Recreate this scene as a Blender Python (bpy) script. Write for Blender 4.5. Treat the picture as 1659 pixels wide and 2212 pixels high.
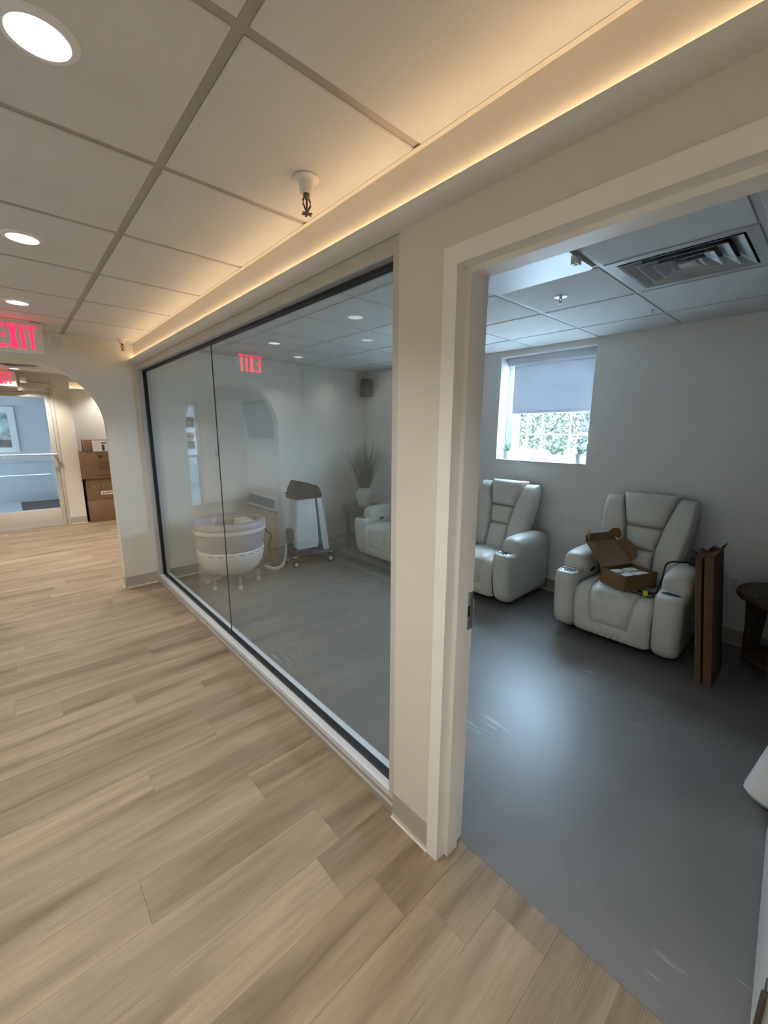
import bpy, bmesh, math, random
from mathutils import Vector, Matrix

for o in list(bpy.data.objects):
    bpy.data.objects.remove(o, do_unlink=True)
scene = bpy.context.scene
C = scene.collection
R = math.radians
random.seed(7)

# ------------------------------------------------------------------ camera, world, exposure
FPX, W_PX = 883.76, 1659.0
EYE = Vector((0.0, 0.0, 1.582))
yaw, pitch, roll = R(42.2618), R(11.1766), R(0.2603)
fwd = Vector((math.sin(yaw) * math.cos(pitch), math.cos(yaw) * math.cos(pitch), -math.sin(pitch)))
rgt = Vector((math.cos(yaw), -math.sin(yaw), 0.0))
upv = rgt.cross(fwd)
r2 = rgt * math.cos(roll) + upv * math.sin(roll)
u2 = upv * math.cos(roll) - rgt * math.sin(roll)
cam = bpy.data.cameras.new("camera")
cam.sensor_fit = 'HORIZONTAL'
cam.sensor_width = 36.0
cam.lens = FPX / W_PX * 36.0
cam.clip_start = 0.02
camo = bpy.data.objects.new("camera", cam)
C.objects.link(camo)
camo.matrix_world = Matrix(((r2.x, u2.x, -fwd.x, EYE.x), (r2.y, u2.y, -fwd.y, EYE.y),
                            (r2.z, u2.z, -fwd.z, EYE.z), (0, 0, 0, 1)))
scene.camera = camo

SKY_STRENGTH = 82.0
SKY_COLOR = (0.54, 0.75, 1.0)
CORRIDOR_W = 7.9       # watts per corridor downlight
LED_STRENGTH = 25.0
world = bpy.data.worlds.new("overcast_sky")
scene.world = world
world.use_nodes = True
bg = world.node_tree.nodes["Background"]
bg.inputs[0].default_value = (*SKY_COLOR, 1)
bg.inputs[1].default_value = SKY_STRENGTH

vs = scene.view_settings
vs.view_transform = 'Standard'
vs.look = 'None'
vs.gamma = 1.0
vs.use_curve_mapping = False
vs.exposure = 0.0
scene.cycles.max_bounces = 7
scene.cycles.diffuse_bounces = 4
scene.cycles.glossy_bounces = 4
scene.cycles.transparent_max_bounces = 12
scene.cycles.use_adaptive_sampling = True
scene.cycles.adaptive_threshold = 0.06
scene.cycles.adaptive_min_samples = 16
scene.cycles.sample_clamp_indirect = 60.0
scene.cycles.use_denoising = True

# portal in the outside window so that the sky is sampled well
for py_ in (2.02, 3.24):
    pl = bpy.data.lights.new("window_portal", 'AREA')
    pl.shape = 'RECTANGLE'
    pl.size, pl.size_y = 0.50, 0.94
    pl.cycles.is_portal = True
    po = bpy.data.objects.new("window_portal", pl)
    C.objects.link(po)
    po.location = (4.16, py_, 1.54)
    po.rotation_euler = (0, R(90), 0)

# ------------------------------------------------------------------ materials
MATS = {}


def nt(name):
    m = bpy.data.materials.new(name)
    m.use_nodes = True
    t = m.node_tree
    b = t.nodes["Principled BSDF"]
    MATS[name] = m
    return m, t, b


def link(t, a, b):
    t.links.new(a, b)


def noise(t, scale, detail=3.0, rough=0.5, coord='Object', vec=(1, 1, 1), rnd=False):
    tc = t.nodes.new('ShaderNodeTexCoord')
    mp = t.nodes.new('ShaderNodeMapping')
    mp.inputs['Scale'].default_value = vec
    link(t, tc.outputs[coord], mp.inputs['Vector'])
    if rnd:
        oi = t.nodes.new('ShaderNodeObjectInfo')
        mu = t.nodes.new('ShaderNodeMath'); mu.operation = 'MULTIPLY'
        mu.inputs[1].default_value = 61.7
        link(t, oi.outputs['Random'], mu.inputs[0])
        cb = t.nodes.new('ShaderNodeCombineXYZ')
        link(t, mu.outputs[0], cb.inputs[0]); link(t, mu.outputs[0], cb.inputs[1]); link(t, mu.outputs[0], cb.inputs[2])
        link(t, cb.outputs[0], mp.inputs['Location'])
    n = t.nodes.new('ShaderNodeTexNoise')
    n.inputs['Scale'].default_value = scale
    n.inputs['Detail'].default_value = detail
    n.inputs['Roughness'].default_value = rough
    link(t, mp.outputs[0], n.inputs['Vector'])
    return n


def ramp(t, src, stops):
    r = t.nodes.new('ShaderNodeValToRGB')
    els = r.color_ramp.elements
    while len(els) < len(stops):
        els.new(0.5)
    for e, (p, c) in zip(els, stops):
        e.position = p
        e.color = (*c, 1)
    link(t, src, r.inputs[0])
    return r


def bump(t, b, src, strength, dist=0.002):
    bp = t.nodes.new('ShaderNodeBump')
    bp.inputs['Strength'].default_value = strength
    bp.inputs['Distance'].default_value = dist
    link(t, src, bp.inputs['Height'])
    link(t, bp.outputs[0], b.inputs['Normal'])


def mat(name, col, rough=0.6, metal=0.0, var=0.06, vscale=6.0, bmp=0.0, bscale=200.0, spec=0.5, coat=0.0):
    m, t, b = nt(name)
    n = noise(t, vscale)
    lo = tuple(max(0, c * (1 - var)) for c in col)
    hi = tuple(min(1, c * (1 + var)) for c in col)
    r = ramp(t, n.outputs['Fac'], [(0.3, lo), (0.7, hi)])
    link(t, r.outputs[0], b.inputs['Base Color'])
    b.inputs['Roughness'].default_value = rough
    b.inputs['Metallic'].default_value = metal
    b.inputs['Specular IOR Level'].default_value = spec
    b.inputs['Coat Weight'].default_value = coat
    if bmp:
        n2 = noise(t, bscale, 2.0)
        bump(t, b, n2.outputs['Fac'], bmp)
    return m


def emat(name, col, strength):
    m, t, b = nt(name)
    b.inputs['Base Color'].default_value = (*col, 1)
    b.inputs['Emission Color'].default_value = (*col, 1)
    b.inputs['Emission Strength'].default_value = strength
    b.inputs['Roughness'].default_value = 0.5
    return m


def wood_floor():
    m, t, b = nt("oak_plank")
    broad = noise(t, 1.0, 3.0, 0.5, vec=(1.3, 12.0, 1.0), rnd=True)
    broad.inputs['Distortion'].default_value = 0.5
    fine = noise(t, 1.0, 5.0, 0.65, vec=(9.0, 170.0, 1.0), rnd=True)
    mid = noise(t, 1.0, 3.0, 0.6, vec=(3.0, 36.0, 1.0), rnd=True)
    mid.inputs['Distortion'].default_value = 0.8
    c1 = ramp(t, broad.outputs['Fac'], [(0.28, (0.220, 0.162, 0.103)), (0.46, (0.330, 0.254, 0.170)), (0.70, (0.420, 0.328, 0.226))])
    c2 = ramp(t, mid.outputs['Fac'], [(0.30, (0.82, 0.81, 0.79)), (0.60, (1.0, 1.0, 1.0))])
    c3 = ramp(t, fine.outputs['Fac'], [(0.30, (0.94, 0.935, 0.93)), (0.60, (1.0, 1.0, 1.0))])
    mx = t.nodes.new('ShaderNodeMix'); mx.data_type = 'RGBA'; mx.blend_type = 'MULTIPLY'
    mx.inputs[0].default_value = 1.0
    link(t, c1.outputs[0], mx.inputs[6]); link(t, c2.outputs[0], mx.inputs[7])
    m2 = t.nodes.new('ShaderNodeMix'); m2.data_type = 'RGBA'; m2.blend_type = 'MULTIPLY'
    m2.inputs[0].default_value = 1.0
    link(t, mx.outputs[2], m2.inputs[6]); link(t, c3.outputs[0], m2.inputs[7])
    # knots / cathedral arches
    wv = t.nodes.new('ShaderNodeTexWave')
    wv.wave_type = 'RINGS'
    tc = t.nodes.new('ShaderNodeTexCoord')
    mp = t.nodes.new('ShaderNodeMapping')
    mp.inputs['Scale'].default_value = (1.6, 11.0, 1.0)
    oi = t.nodes.new('ShaderNodeObjectInfo')
    mr = t.nodes.new('ShaderNodeMapRange'); mr.inputs[3].default_value = -0.9; mr.inputs[4].default_value = 0.9
    link(t, oi.outputs['Random'], mr.inputs[0])
    cb = t.nodes.new('ShaderNodeCombineXYZ')
    link(t, mr.outputs[0], cb.inputs[0])
    link(t, cb.outputs[0], mp.inputs['Location'])
    link(t, tc.outputs['Object'], mp.inputs['Vector'])
    link(t, mp.outputs[0], wv.inputs['Vector'])
    wv.inputs['Scale'].default_value = 4.0
    wv.inputs['Distortion'].default_value = 3.0
    wv.inputs['Detail'].default_value = 2.0
    wv.inputs['Detail Scale'].default_value = 1.6
    gr = t.nodes.new('ShaderNodeTexGradient'); gr.gradient_type = 'SPHERICAL'
    link(t, mp.outputs[0], gr.inputs['Vector'])
    pw = t.nodes.new('ShaderNodeMath'); pw.operation = 'MULTIPLY'
    link(t, gr.outputs['Fac'], pw.inputs[0])
    inv = t.nodes.new('ShaderNodeMath'); inv.operation = 'SUBTRACT'; inv.inputs[0].default_value = 1.0
    link(t, wv.outputs['Fac'], inv.inputs[1])
    link(t, inv.outputs[0], pw.inputs[1])
    c4 = ramp(t, pw.outputs[0], [(0.0, (1, 1, 1)), (0.8, (0.72, 0.70, 0.66))])
    m3 = t.nodes.new('ShaderNodeMix'); m3.data_type = 'RGBA'; m3.blend_type = 'MULTIPLY'
    m3.inputs[0].default_value = 0.9
    link(t, m2.outputs[2], m3.inputs[6]); link(t, c4.outputs[0], m3.inputs[7])
    # tone of each plank
    rt = ramp(t, oi.outputs['Random'], [(0.0, (0.84, 0.83, 0.82)), (0.5, (0.97, 0.96, 0.95)), (1.0, (1.07, 1.06, 1.05))])
    m4 = t.nodes.new('ShaderNodeMix'); m4.data_type = 'RGBA'; m4.blend_type = 'MULTIPLY'
    m4.inputs[0].default_value = 1.0
    link(t, m3.outputs[2], m4.inputs[6]); link(t, rt.outputs[0], m4.inputs[7])
    link(t, m4.outputs[2], b.inputs['Base Color'])
    b.inputs['Roughness'].default_value = 0.50
    b.inputs['Specular IOR Level'].default_value = 0.35
    bump(t, b, fine.outputs['Fac'], 0.04, 0.0005)
    return m


def grey_floor():
    m, t, b = nt("grey_sheet_floor")
    n = noise(t, 1.4, 4.0, 0.55)
    sp = noise(t, 260.0, 2.0)
    c1 = ramp(t, n.outputs['Fac'], [(0.3, (0.176, 0.170, 0.162)), (0.7, (0.214, 0.208, 0.198))])
    c2 = ramp(t, sp.outputs['Fac'], [(0.35, (0.90, 0.90, 0.90)), (0.65, (1.06, 1.06, 1.06))])
    mx = t.nodes.new('ShaderNodeMix'); mx.data_type = 'RGBA'; mx.blend_type = 'MULTIPLY'
    mx.inputs[0].default_value = 1.0
    link(t, c1.outputs[0], mx.inputs[6]); link(t, c2.outputs[0], mx.inputs[7])
    # scuff streaks running with the corridor
    s = noise(t, 1.0, 2.0, 0.4, vec=(62.0, 5.0, 1.0))
    k = noise(t, 1.3, 2.0, 0.5)
    mu = t.nodes.new('ShaderNodeMath'); mu.operation = 'MULTIPLY'
    link(t, s.outputs['Fac'], mu.inputs[0]); link(t, k.outputs['Fac'], mu.inputs[1])
    st = ramp(t, mu.outputs[0], [(0.392, (0, 0, 0)), (0.43, (1, 1, 1))])
    m2 = t.nodes.new('ShaderNodeMix'); m2.data_type = 'RGBA'
    m2.inputs[7].default_value = (0.36, 0.365, 0.36, 1)
    link(t, st.outputs[0], m2.inputs[0]); link(t, mx.outputs[2], m2.inputs[6])
    link(t, m2.outputs[2], b.inputs['Base Color'])
    b.inputs['Roughness'].default_value = 0.37
    b.inputs['Specular IOR Level'].default_value = 0.42
    bump(t, b, sp.outputs['Fac'], 0.05, 0.0005)
    return m


def glass_mat(name, tint=(0.90, 0.935, 0.93)):
    """clear sheet: straight-through transmission plus the Fresnel mirror image of each face"""
    m = bpy.data.materials.new(name)
    m.use_nodes = True
    t = m.node_tree
    t.nodes.clear()
    out = t.nodes.new('ShaderNodeOutputMaterial')
    mix = t.nodes.new('ShaderNodeMixShader')
    tr = t.nodes.new('ShaderNodeBsdfTransparent'); tr.inputs[0].default_value = (*tint, 1)
    gl = t.nodes.new('ShaderNodeBsdfGlossy'); gl.inputs['Roughness'].default_value = 0.0
    gl.inputs[0].default_value = (0.95, 0.97, 0.97, 1)
    fr = t.nodes.new('ShaderNodeFresnel')
    geo = t.nodes.new('ShaderNodeNewGeometry')
    mr = t.nodes.new('ShaderNodeMapRange')
    mr.inputs[3].default_value = 1.52
    mr.inputs[4].default_value = 1 / 1.52
    link(t, geo.outputs['Backfacing'], mr.inputs[0])
    link(t, mr.outputs[0], fr.inputs['IOR'])
    link(t, fr.outputs[0], mix.inputs[0])
    link(t, tr.outputs[0], mix.inputs[1]); link(t, gl.outputs[0], mix.inputs[2])
    link(t, mix.outputs[0], out.inputs[0])
    MATS[name] = m
    return m


M_OAK = wood_floor()
M_GREYFLOOR = grey_floor()
M_GLASS = glass_mat("clear_glass", (0.955, 0.975, 0.97))
M_BAG = glass_mat("clear_plastic", (0.86, 0.88, 0.88))
M_SUB = mat("subfloor", (0.10, 0.08, 0.06), 0.9)
M_WALL = mat("warm_white_paint", (0.70, 0.655, 0.575), 0.62, var=0.015, bmp=0.10, bscale=320)
M_ROOMWALL = mat("room_white_paint", (0.80, 0.79, 0.765), 0.62, var=0.015, bmp=0.10, bscale=320)
M_TILE = mat("ceiling_board", (0.66, 0.645, 0.62), 0.9, var=0.03, vscale=3, bmp=0.35, bscale=260)
M_TEE = mat("grid_metal", (0.40, 0.365, 0.32), 0.5, var=0.02)
M_TEEW = mat("room_grid_metal", (0.62, 0.62, 0.61), 0.5, var=0.02)
M_ANGLE = mat("wall_angle_metal", (0.72, 0.68, 0.61), 0.5, var=0.02)
M_DECK = mat("plenum_deck", (0.10, 0.10, 0.10), 0.95)
M_TRIM = mat("trim_paint", (0.70, 0.67, 0.61), 0.42, var=0.015)
M_DOORFR = mat("door_frame_paint", (0.84, 0.81, 0.75), 0.38, var=0.015)
M_DOORLEAF = mat("door_leaf_paint", (0.72, 0.72, 0.70), 0.45, var=0.015, bmp=0.1)
M_BASE = mat("vinyl_cove_base", (0.43, 0.385, 0.325), 0.55, var=0.03)
M_CAULK = mat("base_toe", (0.72, 0.67, 0.58), 0.5)
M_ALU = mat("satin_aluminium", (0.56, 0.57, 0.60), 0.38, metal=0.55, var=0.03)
M_ALUW = mat("painted_storefront", (0.57, 0.535, 0.48), 0.45, var=0.02)
M_SILLB = mat("shaded_taupe_sill", (0.34, 0.305, 0.26), 0.5, var=0.03)  # shadow on the sill front painted in as a darker taupe
M_SILLC = mat("bright_sill_cap", (0.72, 0.74, 0.78), 0.32, metal=0.2, var=0.02)
M_GASKET = mat("black_gasket", (0.012, 0.012, 0.012), 0.5)
M_JOINT = mat("glass_joint", (0.03, 0.035, 0.035), 0.4)
M_WHITE = mat("white_plastic", (0.80, 0.80, 0.78), 0.4, var=0.02)
M_OFFWHITE = mat("offwhite_plastic", (0.68, 0.65, 0.60), 0.45, var=0.03)
M_STEEL = mat("brushed_steel", (0.52, 0.51, 0.49), 0.30, metal=0.9, var=0.05)
M_CHROME = mat("chrome", (0.75, 0.75, 0.76), 0.10, metal=1.0, var=0.02)
M_BRASS = mat("dull_bronze", (0.17, 0.14, 0.12), 0.40, metal=0.7, var=0.1)
M_BLACK = mat("black_plastic", (0.016, 0.016, 0.017), 0.45, var=0.1)
M_CHARCOAL = mat("charcoal_plastic", (0.055, 0.055, 0.058), 0.5, var=0.08)
M_CLOTHBLK = mat("black_cloth", (0.010, 0.011, 0.011), 0.95, var=0.2, bmp=0.3, bscale=500, spec=0.1)
M_LEATHER = mat("ivory_leather", (0.66, 0.645, 0.585), 0.40, var=0.03, bmp=0.18, bscale=420, spec=0.45)
M_SEAM = mat("leather_shadow_seam", (0.30, 0.29, 0.26), 0.6)
M_CARD = mat("kraft_cardboard", (0.27, 0.160, 0.082), 0.85, var=0.10, vscale=9, spec=0.15)
M_CARD2 = mat("brown_cardboard", (0.215, 0.135, 0.085), 0.85, var=0.09, vscale=7, spec=0.15)
M_CARDIN = mat("kraft_inside", (0.36, 0.235, 0.145), 0.88, var=0.08, vscale=9, spec=0.15)
M_INK = mat("dark_print", (0.06, 0.035, 0.022), 0.8)
M_DIMINK = mat("faded_brown_print", (0.16, 0.085, 0.045), 0.85)
M_CARD3 = mat("shaded_cardboard", (0.185, 0.110, 0.062), 0.88, var=0.09, vscale=7, spec=0.12)  # cardboard darkened to paint in the shadow on the leaning cartons
M_PALEINK = mat("pale_print", (0.33, 0.225, 0.15), 0.8)
M_LABEL = mat("white_label", (0.80, 0.80, 0.79), 0.5, var=0.02)
M_FOAM = mat("foam_insert", (0.62, 0.62, 0.60), 0.8, bmp=0.2, bscale=120)
M_DARKWOOD = mat("dark_walnut", (0.055, 0.038, 0.027), 0.5, var=0.35, vscale=14)
M_BROWNWOOD = mat("brown_walnut", (0.085, 0.052, 0.033), 0.5, var=0.35, vscale=14)
M_CERAMIC = mat("ribbed_white_ceramic", (0.62, 0.60, 0.56), 0.6, var=0.05, vscale=20)
M_GRASS = mat("dark_green_blade", (0.042, 0.060, 0.036), 0.7, var=0.45, vscale=30)
M_LEAF = mat("sage_leaf", (0.13, 0.22, 0.12), 0.6, var=0.35, vscale=40)
M_SHADE = mat("shade_fabric", (0.50, 0.50, 0.51), 0.85, var=0.03, bmp=0.2, bscale=700)
t_ = M_SHADE.node_tree
tl_ = t_.nodes.new('ShaderNodeBsdfTranslucent'); tl_.inputs[0].default_value = (0.085, 0.087, 0.093, 1)
ad_ = t_.nodes.new('ShaderNodeAddShader')
link(t_, t_.nodes["Principled BSDF"].outputs[0], ad_.inputs[0]); link(t_, tl_.outputs[0], ad_.inputs[1])
link(t_, ad_.outputs[0], t_.nodes["Material Output"].inputs[0])
M_WINFR = mat("white_window_frame", (0.75, 0.76, 0.76), 0.4, var=0.02)
M_TUBW = mat("tub_white_acrylic", (0.66, 0.64, 0.58), 0.35, var=0.02)
M_TUBG = mat("tub_grey_cushion", (0.33, 0.33, 0.36), 0.45, var=0.04)
M_MACHW = mat("machine_white", (0.60, 0.62, 0.61), 0.45, var=0.02)
M_HOSE = mat("pale_hose", (0.36, 0.35, 0.31), 0.5, var=0.1)
M_YELLOW = mat("yellow_tag", (0.72, 0.62, 0.04), 0.5)
M_LOBBY = mat("lobby_wall_paint", (0.50, 0.50, 0.50), 0.6, var=0.02)
M_LOBBYFL = mat("lobby_floor", (0.42, 0.44, 0.46), 0.35, var=0.05)
M_MAT = mat("dark_entrance_mat", (0.045, 0.048, 0.052), 0.95, var=0.3, vscale=10)
M_MAROON = mat("maroon_paint", (0.10, 0.03, 0.035), 0.5)
M_ARTA = mat("landscape_print", (0.42, 0.50, 0.48), 0.6, var=0.65, vscale=5)
M_ARTB = mat("landscape_foreground", (0.15, 0.13, 0.12), 0.6, var=0.5, vscale=9)
M_SCREEN = mat("dark_screen", (0.02, 0.024, 0.028), 0.12, var=0.02)
M_GROUND = mat("pale_concrete", (0.40, 0.40, 0.38), 0.9, var=0.1, vscale=2)
M_BARK = mat("bark", (0.13, 0.10, 0.075), 0.9, var=0.3, vscale=12)
M_TREE_A = mat("spring_leaf_pale", (0.030, 0.036, 0.020), 0.8, var=0.4, vscale=3)
M_TREE_B = mat("spring_leaf_blue", (0.016, 0.020, 0.018), 0.8, var=0.4, vscale=3)
M_CARPAINT = mat("car_white_paint", (0.75, 0.75, 0.76), 0.2, var=0.01, coat=0.6)
M_CARRED = mat("car_red_lamp", (0.62, 0.04, 0.04), 0.2, var=0.05, coat=0.6)
M_CARGLASS = mat("car_glass", (0.05, 0.06, 0.07), 0.08, var=0.02)
M_TYRE = mat("tyre_rubber", (0.02, 0.02, 0.02), 0.8)
M_LENS = emat("downlight_lens", (0.93, 0.97, 1.0), 3.2)
M_LED = emat("warm_led", (1.0, 0.70, 0.40), LED_STRENGTH)
M_RED = emat("exit_red", (1.0, 0.010, 0.040), 4.0)
M_LENS.cycles.emission_sampling = 'NONE'   # the beam lamp in each fitting carries its light
M_EXITFACE = mat("exit_face", (0.74, 0.70, 0.66), 0.4, var=0.02)
M_PANELOFF = mat("panel_diffuser", (0.66, 0.66, 0.66), 0.40, var=0.02, spec=0.35)

# ------------------------------------------------------------------ mesh helpers


class MB:
    def __init__(self):
        self.v, self.f = [], []

    def add(self, vs_, fs_):
        n = len(self.v)
        self.v += [tuple(p) for p in vs_]
        self.f += [tuple(i + n for i in f) for f in fs_]
        return self

    def box(self, x0, x1, y0, y1, z0, z1):
        vs_ = [(x, y, z) for z in (z0, z1) for y in (y0, y1) for x in (x0, x1)]
        return self.add(vs_, [(0, 2, 3, 1), (4, 5, 7, 6), (0, 1, 5, 4), (1, 3, 7, 5), (3, 2, 6, 7), (2, 0, 4, 6)])

    def prism(self, poly, axis, a0, a1):
        """poly: 2-D points in the two other axes (order x,y,z without axis)"""
        n = len(poly)

        def P(u, v, a):
            return {'x': (a, u, v), 'y': (u, a, v), 'z': (u, v, a)}[axis]
        vs_ = [P(u, v, a0) for u, v in poly] + [P(u, v, a1) for u, v in poly]
        fs_ = [tuple(range(n))[::-1], tuple(range(n, 2 * n))]
        fs_ += [(i, (i + 1) % n, n + (i + 1) % n, n + i) for i in range(n)]
        return self.add(vs_, fs_)

    def loft(self, rings, cap0=True, cap1=True):
        n = len(rings[0])
        vs_ = [p for r in rings for p in r]
        fs_ = []
        for k in range(len(rings) - 1):
            for i in range(n):
                a, b = k * n + i, k * n + (i + 1) % n
                fs_.append((a, b, b + n, a + n))
        if cap0:
            fs_.append(tuple(range(n))[::-1])
        if cap1:
            m = (len(rings) - 1) * n
            fs_.append(tuple(range(m, m + n)))
        return self.add(vs_, fs_)

    def lathe(self, prof, n=24, c=(0, 0, 0), cap0=True, cap1=True, sx=1.0, sy=1.0):
        rings = []
        for r, z in prof:
            rings.append([(c[0] + sx * r * math.cos(2 * math.pi * i / n), c[1] + sy * r * math.sin(2 * math.pi * i / n), c[2] + z) for i in range(n)])
        return self.loft(rings, cap0, cap1)

    def tube(self, pts, r, n=8, taper=None):
        pts = [Vector(p) for p in pts]
        rings = []
        up = Vector((0, 0, 1))
        for i, p in enumerate(pts):
            d = (pts[min(i + 1, len(pts) - 1)] - pts[max(i - 1, 0)]).normalized()
            a = d.cross(up)
            if a.length < 1e-3:
                a = d.cross(Vector((1, 0, 0)))
            a.normalize()
            b = d.cross(a).normalized()
            rr = r if taper is None else r + (taper - r) * i / (len(pts) - 1)
            rings.append([p + a * rr * math.cos(2 * math.pi * k / n) + b * rr * math.sin(2 * math.pi * k / n) for k in range(n)])
        return self.loft(rings)

    def grid(self, fn, nu, nv):
        vs_ = [fn(i / nu, j / nv) for j in range(nv + 1) for i in range(nu + 1)]
        fs_ = []
        for j in range(nv):
            for i in range(nu):
                a = j * (nu + 1) + i
                fs_.append((a, a + 1, a + nu + 2, a + nu + 1))
        return self.add(vs_, fs_)

    def xform(self, M):
        self.v = [tuple(M @ Vector(p)) for p in self.v]
        return self

    def mesh(self, name, m, bevel=0.0, seg=2, smooth=True, angle=35):
        me = bpy.data.meshes.new(name)
        me.from_pydata([tuple(p) for p in self.v], [], self.f)
        bm = bmesh.new()
        bm.from_mesh(me)
        bmesh.ops.recalc_face_normals(bm, faces=bm.faces)
        if bevel:
            bmesh.ops.bevel(bm, geom=list(bm.edges), offset=bevel, offset_type='OFFSET', segments=seg, profile=0.5,
                            affect='EDGES', clamp_overlap=True)
        bm.to_mesh(me)
        bm.free()
        if smooth:
            me.shade_smooth()
            me.set_sharp_from_angle(angle=R(angle))
        me.materials.append(m)
        return me

    def build(self, name, m, parent=None, bevel=0.0, seg=2, smooth=True, angle=35):
        return obj(name, self.mesh(name, m, bevel, seg, smooth, angle), parent)


def obj(name, me, parent=None, loc=None):
    o = bpy.data.objects.new(name, me)
    C.objects.link(o)
    if parent is not None:
        o.parent = parent
    if loc is not None:
        o.location = loc
    return o


def tag(o, label=None, cat=None, group=None, kind=None):
    if label:
        o['label'] = label
    if cat:
        o['category'] = cat
    if group:
        o['group'] = group
    if kind:
        o['kind'] = kind
    return o


def thing(name, label, cat, loc=(0, 0, 0), rotz=0.0, group=None):
    o = bpy.data.objects.new(name, None)
    o.empty_display_size = 0.1
    C.objects.link(o)
    o.location = loc
    o.rotation_euler = (0, 0, rotz)
    return tag(o, label, cat, group)


def root_struct(name, label):
    o = bpy.data.objects.new(name, None)
    C.objects.link(o)
    return tag(o, label, None, None, 'structure')


def struct(name, mb, m, label, bevel=0.0, smooth=False):
    o = mb.build(name, m, None, bevel=bevel, smooth=smooth)
    return tag(o, label, None, None, 'structure')


def copy_tree(o, parent=None):
    c = o.copy()
    C.objects.link(c)
    if parent is not None:
        c.parent = parent
    for ch in list(o.children):
        copy_tree(ch, c)
    return c


def B(x0, x1, y0, y1, z0, z1):
    return MB().box(x0, x1, y0, y1, z0, z1)


def rrect(x0, x1, y0, y1, r, z, n=5):
    pts = []
    for cx_, cy_, a0 in ((x1 - r, y1 - r, 0), (x0 + r, y1 - r, 90), (x0 + r, y0 + r, 180), (x1 - r, y0 + r, 270)):
        for k in range(n + 1):
            a = R(a0 + 90 * k / n)
            pts.append((cx_ + r * math.cos(a), cy_ + r * math.sin(a), z))
    return pts


def text_mb(s, size, depth):
    """letters as a mesh in the x-z plane, facing -y, centred"""
    cu = bpy.data.curves.new("lettering", 'FONT')
    cu.body = s
    cu.size = size
    cu.extrude = depth / 2
    cu.align_x = 'CENTER'
    cu.align_y = 'CENTER'
    cu.resolution_u = 3
    to = bpy.data.objects.new("lettering", cu)
    C.objects.link(to)
    dg = bpy.context.evaluated_depsgraph_get()
    me = bpy.data.meshes.new_from_object(to.evaluated_get(dg))
    mb = MB()
    mb.add([(v.co.x, -v.co.z, v.co.y) for v in me.vertices], [tuple(p.vertices) for p in me.polygons])
    bpy.data.objects.remove(to, do_unlink=True)
    bpy.data.meshes.remove(me)
    bpy.data.curves.remove(cu)
    return mb


# ------------------------------------------------------------------ key dimensions (metres)
ZC = 2.391            # corridor and room ceiling
XW = 1.003            # corridor face of the partition
XWB = 1.130           # room face of the partition
XL = -0.745           # corridor wall opposite
YA, YA2 = 4.681, 4.795  # arch wall
XWIN = 3.91           # window wall
YN = -1.15            # near wall of the room
YB = -1.9             # corridor end behind the viewer
YD = 8.64             # entrance door wall
ZV = 2.45             # vestibule ceiling
DY0, DY1 = -0.115, 0.790  # door opening
GY0, GY1 = 1.037, 4.681   # glazed opening
WY0, WY1, WZ0, WZ1 = 1.552, 2.495, 1.287, 2.334
W2 = 1.22             # spacing to the second, hidden window

# ------------------------------------------------------------------ floors
sub = struct('floor', B(-1.70, 2.3, YB, YD + 0.02, -0.06, -0.006), M_SUB, "pale oak plank floor of corridor and entrance hall")
plank_meshes = {}
PW, PLEN = 0.18, 1.22
rows = []
y = 0.56 - PW * 13
known = {round(0.56, 2): 0.866, round(0.92, 2): 0.665, round(1.28, 2): 0.15, round(1.82, 2): 0.29, round(2.0, 2): 0.626, round(1.64, 2): -0.22}
rr_ = random.Random(3)
while y < YD:
    y1 = y + PW
    x0, x1 = XL - 0.01, XW + 0.03
    if y1 > DY0 and y < DY1:
        x1 = 1.125
    if y1 > YA2:
        x0, x1 = -1.69, 2.25
    yy1 = min(y1, YD + 0.01)
    yy0 = max(y, YB)
    j = known.get(round(y, 2), rr_.uniform(0, PLEN))
    while j > x0:
        j -= PLEN
    cuts = [x0]
    j += PLEN
    while j < x1:
        if j - cuts[-1] > 0.02 and x1 - j > 0.02:
            cuts.append(j)
        j += PLEN
    cuts.append(x1)
    for a, b_ in zip(cuts[:-1], cuts[1:]):
        L_, W_ = round(b_ - a, 3), round(yy1 - yy0, 3)
        if W_ < 0.02:
            continue
        if (L_, W_) not in plank_meshes:
            hl, hw = L_ / 2 - 0.0002, W_ / 2 - 0.0002
            c_ = 0.0012
            mb = MB()
            mb.loft([[(-hl, -hw, -0.006), (hl, -hw, -0.006), (hl, hw, -0.006), (-hl, hw, -0.006)],
                     [(-hl, -hw, -0.0007), (hl, -hw, -0.0007), (hl, hw, -0.0007), (-hl, hw, -0.0007)],
                     [(-hl + c_, -hw + c_, 0), (hl - c_, -hw + c_, 0), (hl - c_, hw - c_, 0), (-hl + c_, hw - c_, 0)]], False, True)
            plank_meshes[(L_, W_)] = mb.mesh('plank', M_OAK, smooth=False)
        obj('plank', plank_meshes[(L_, W_)], sub, ((a + b_) / 2, (yy0 + yy1) / 2, 0.0))
    y = y1

struct('floor_room', B(1.125, XWIN + 0.3, YN - 0.1, YA + 0.05, -0.06, 0.0), M_GREYFLOOR, "grey scuffed sheet floor of the treatment room")
struct('floor_lobby', B(-3.0, 0.9, YD + 0.02, 12.2, -0.06, -0.002), M_LOBBYFL, "pale grey floor beyond the glass entrance door")
struct('floor_alcove', B(0.9, 2.3, YD + 0.02, 9.4, -0.06, 0.0), M_SUB, "floor strip under the stacked cartons")

# ------------------------------------------------------------------ ceilings
deck = struct('ceiling', B(XL - 0.1, XW + 0.14, YB - 0.1, YA2, ZC + 0.10, ZC + 0.16), M_DECK, "white suspended tile ceiling of the corridor with taupe grid")


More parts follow.
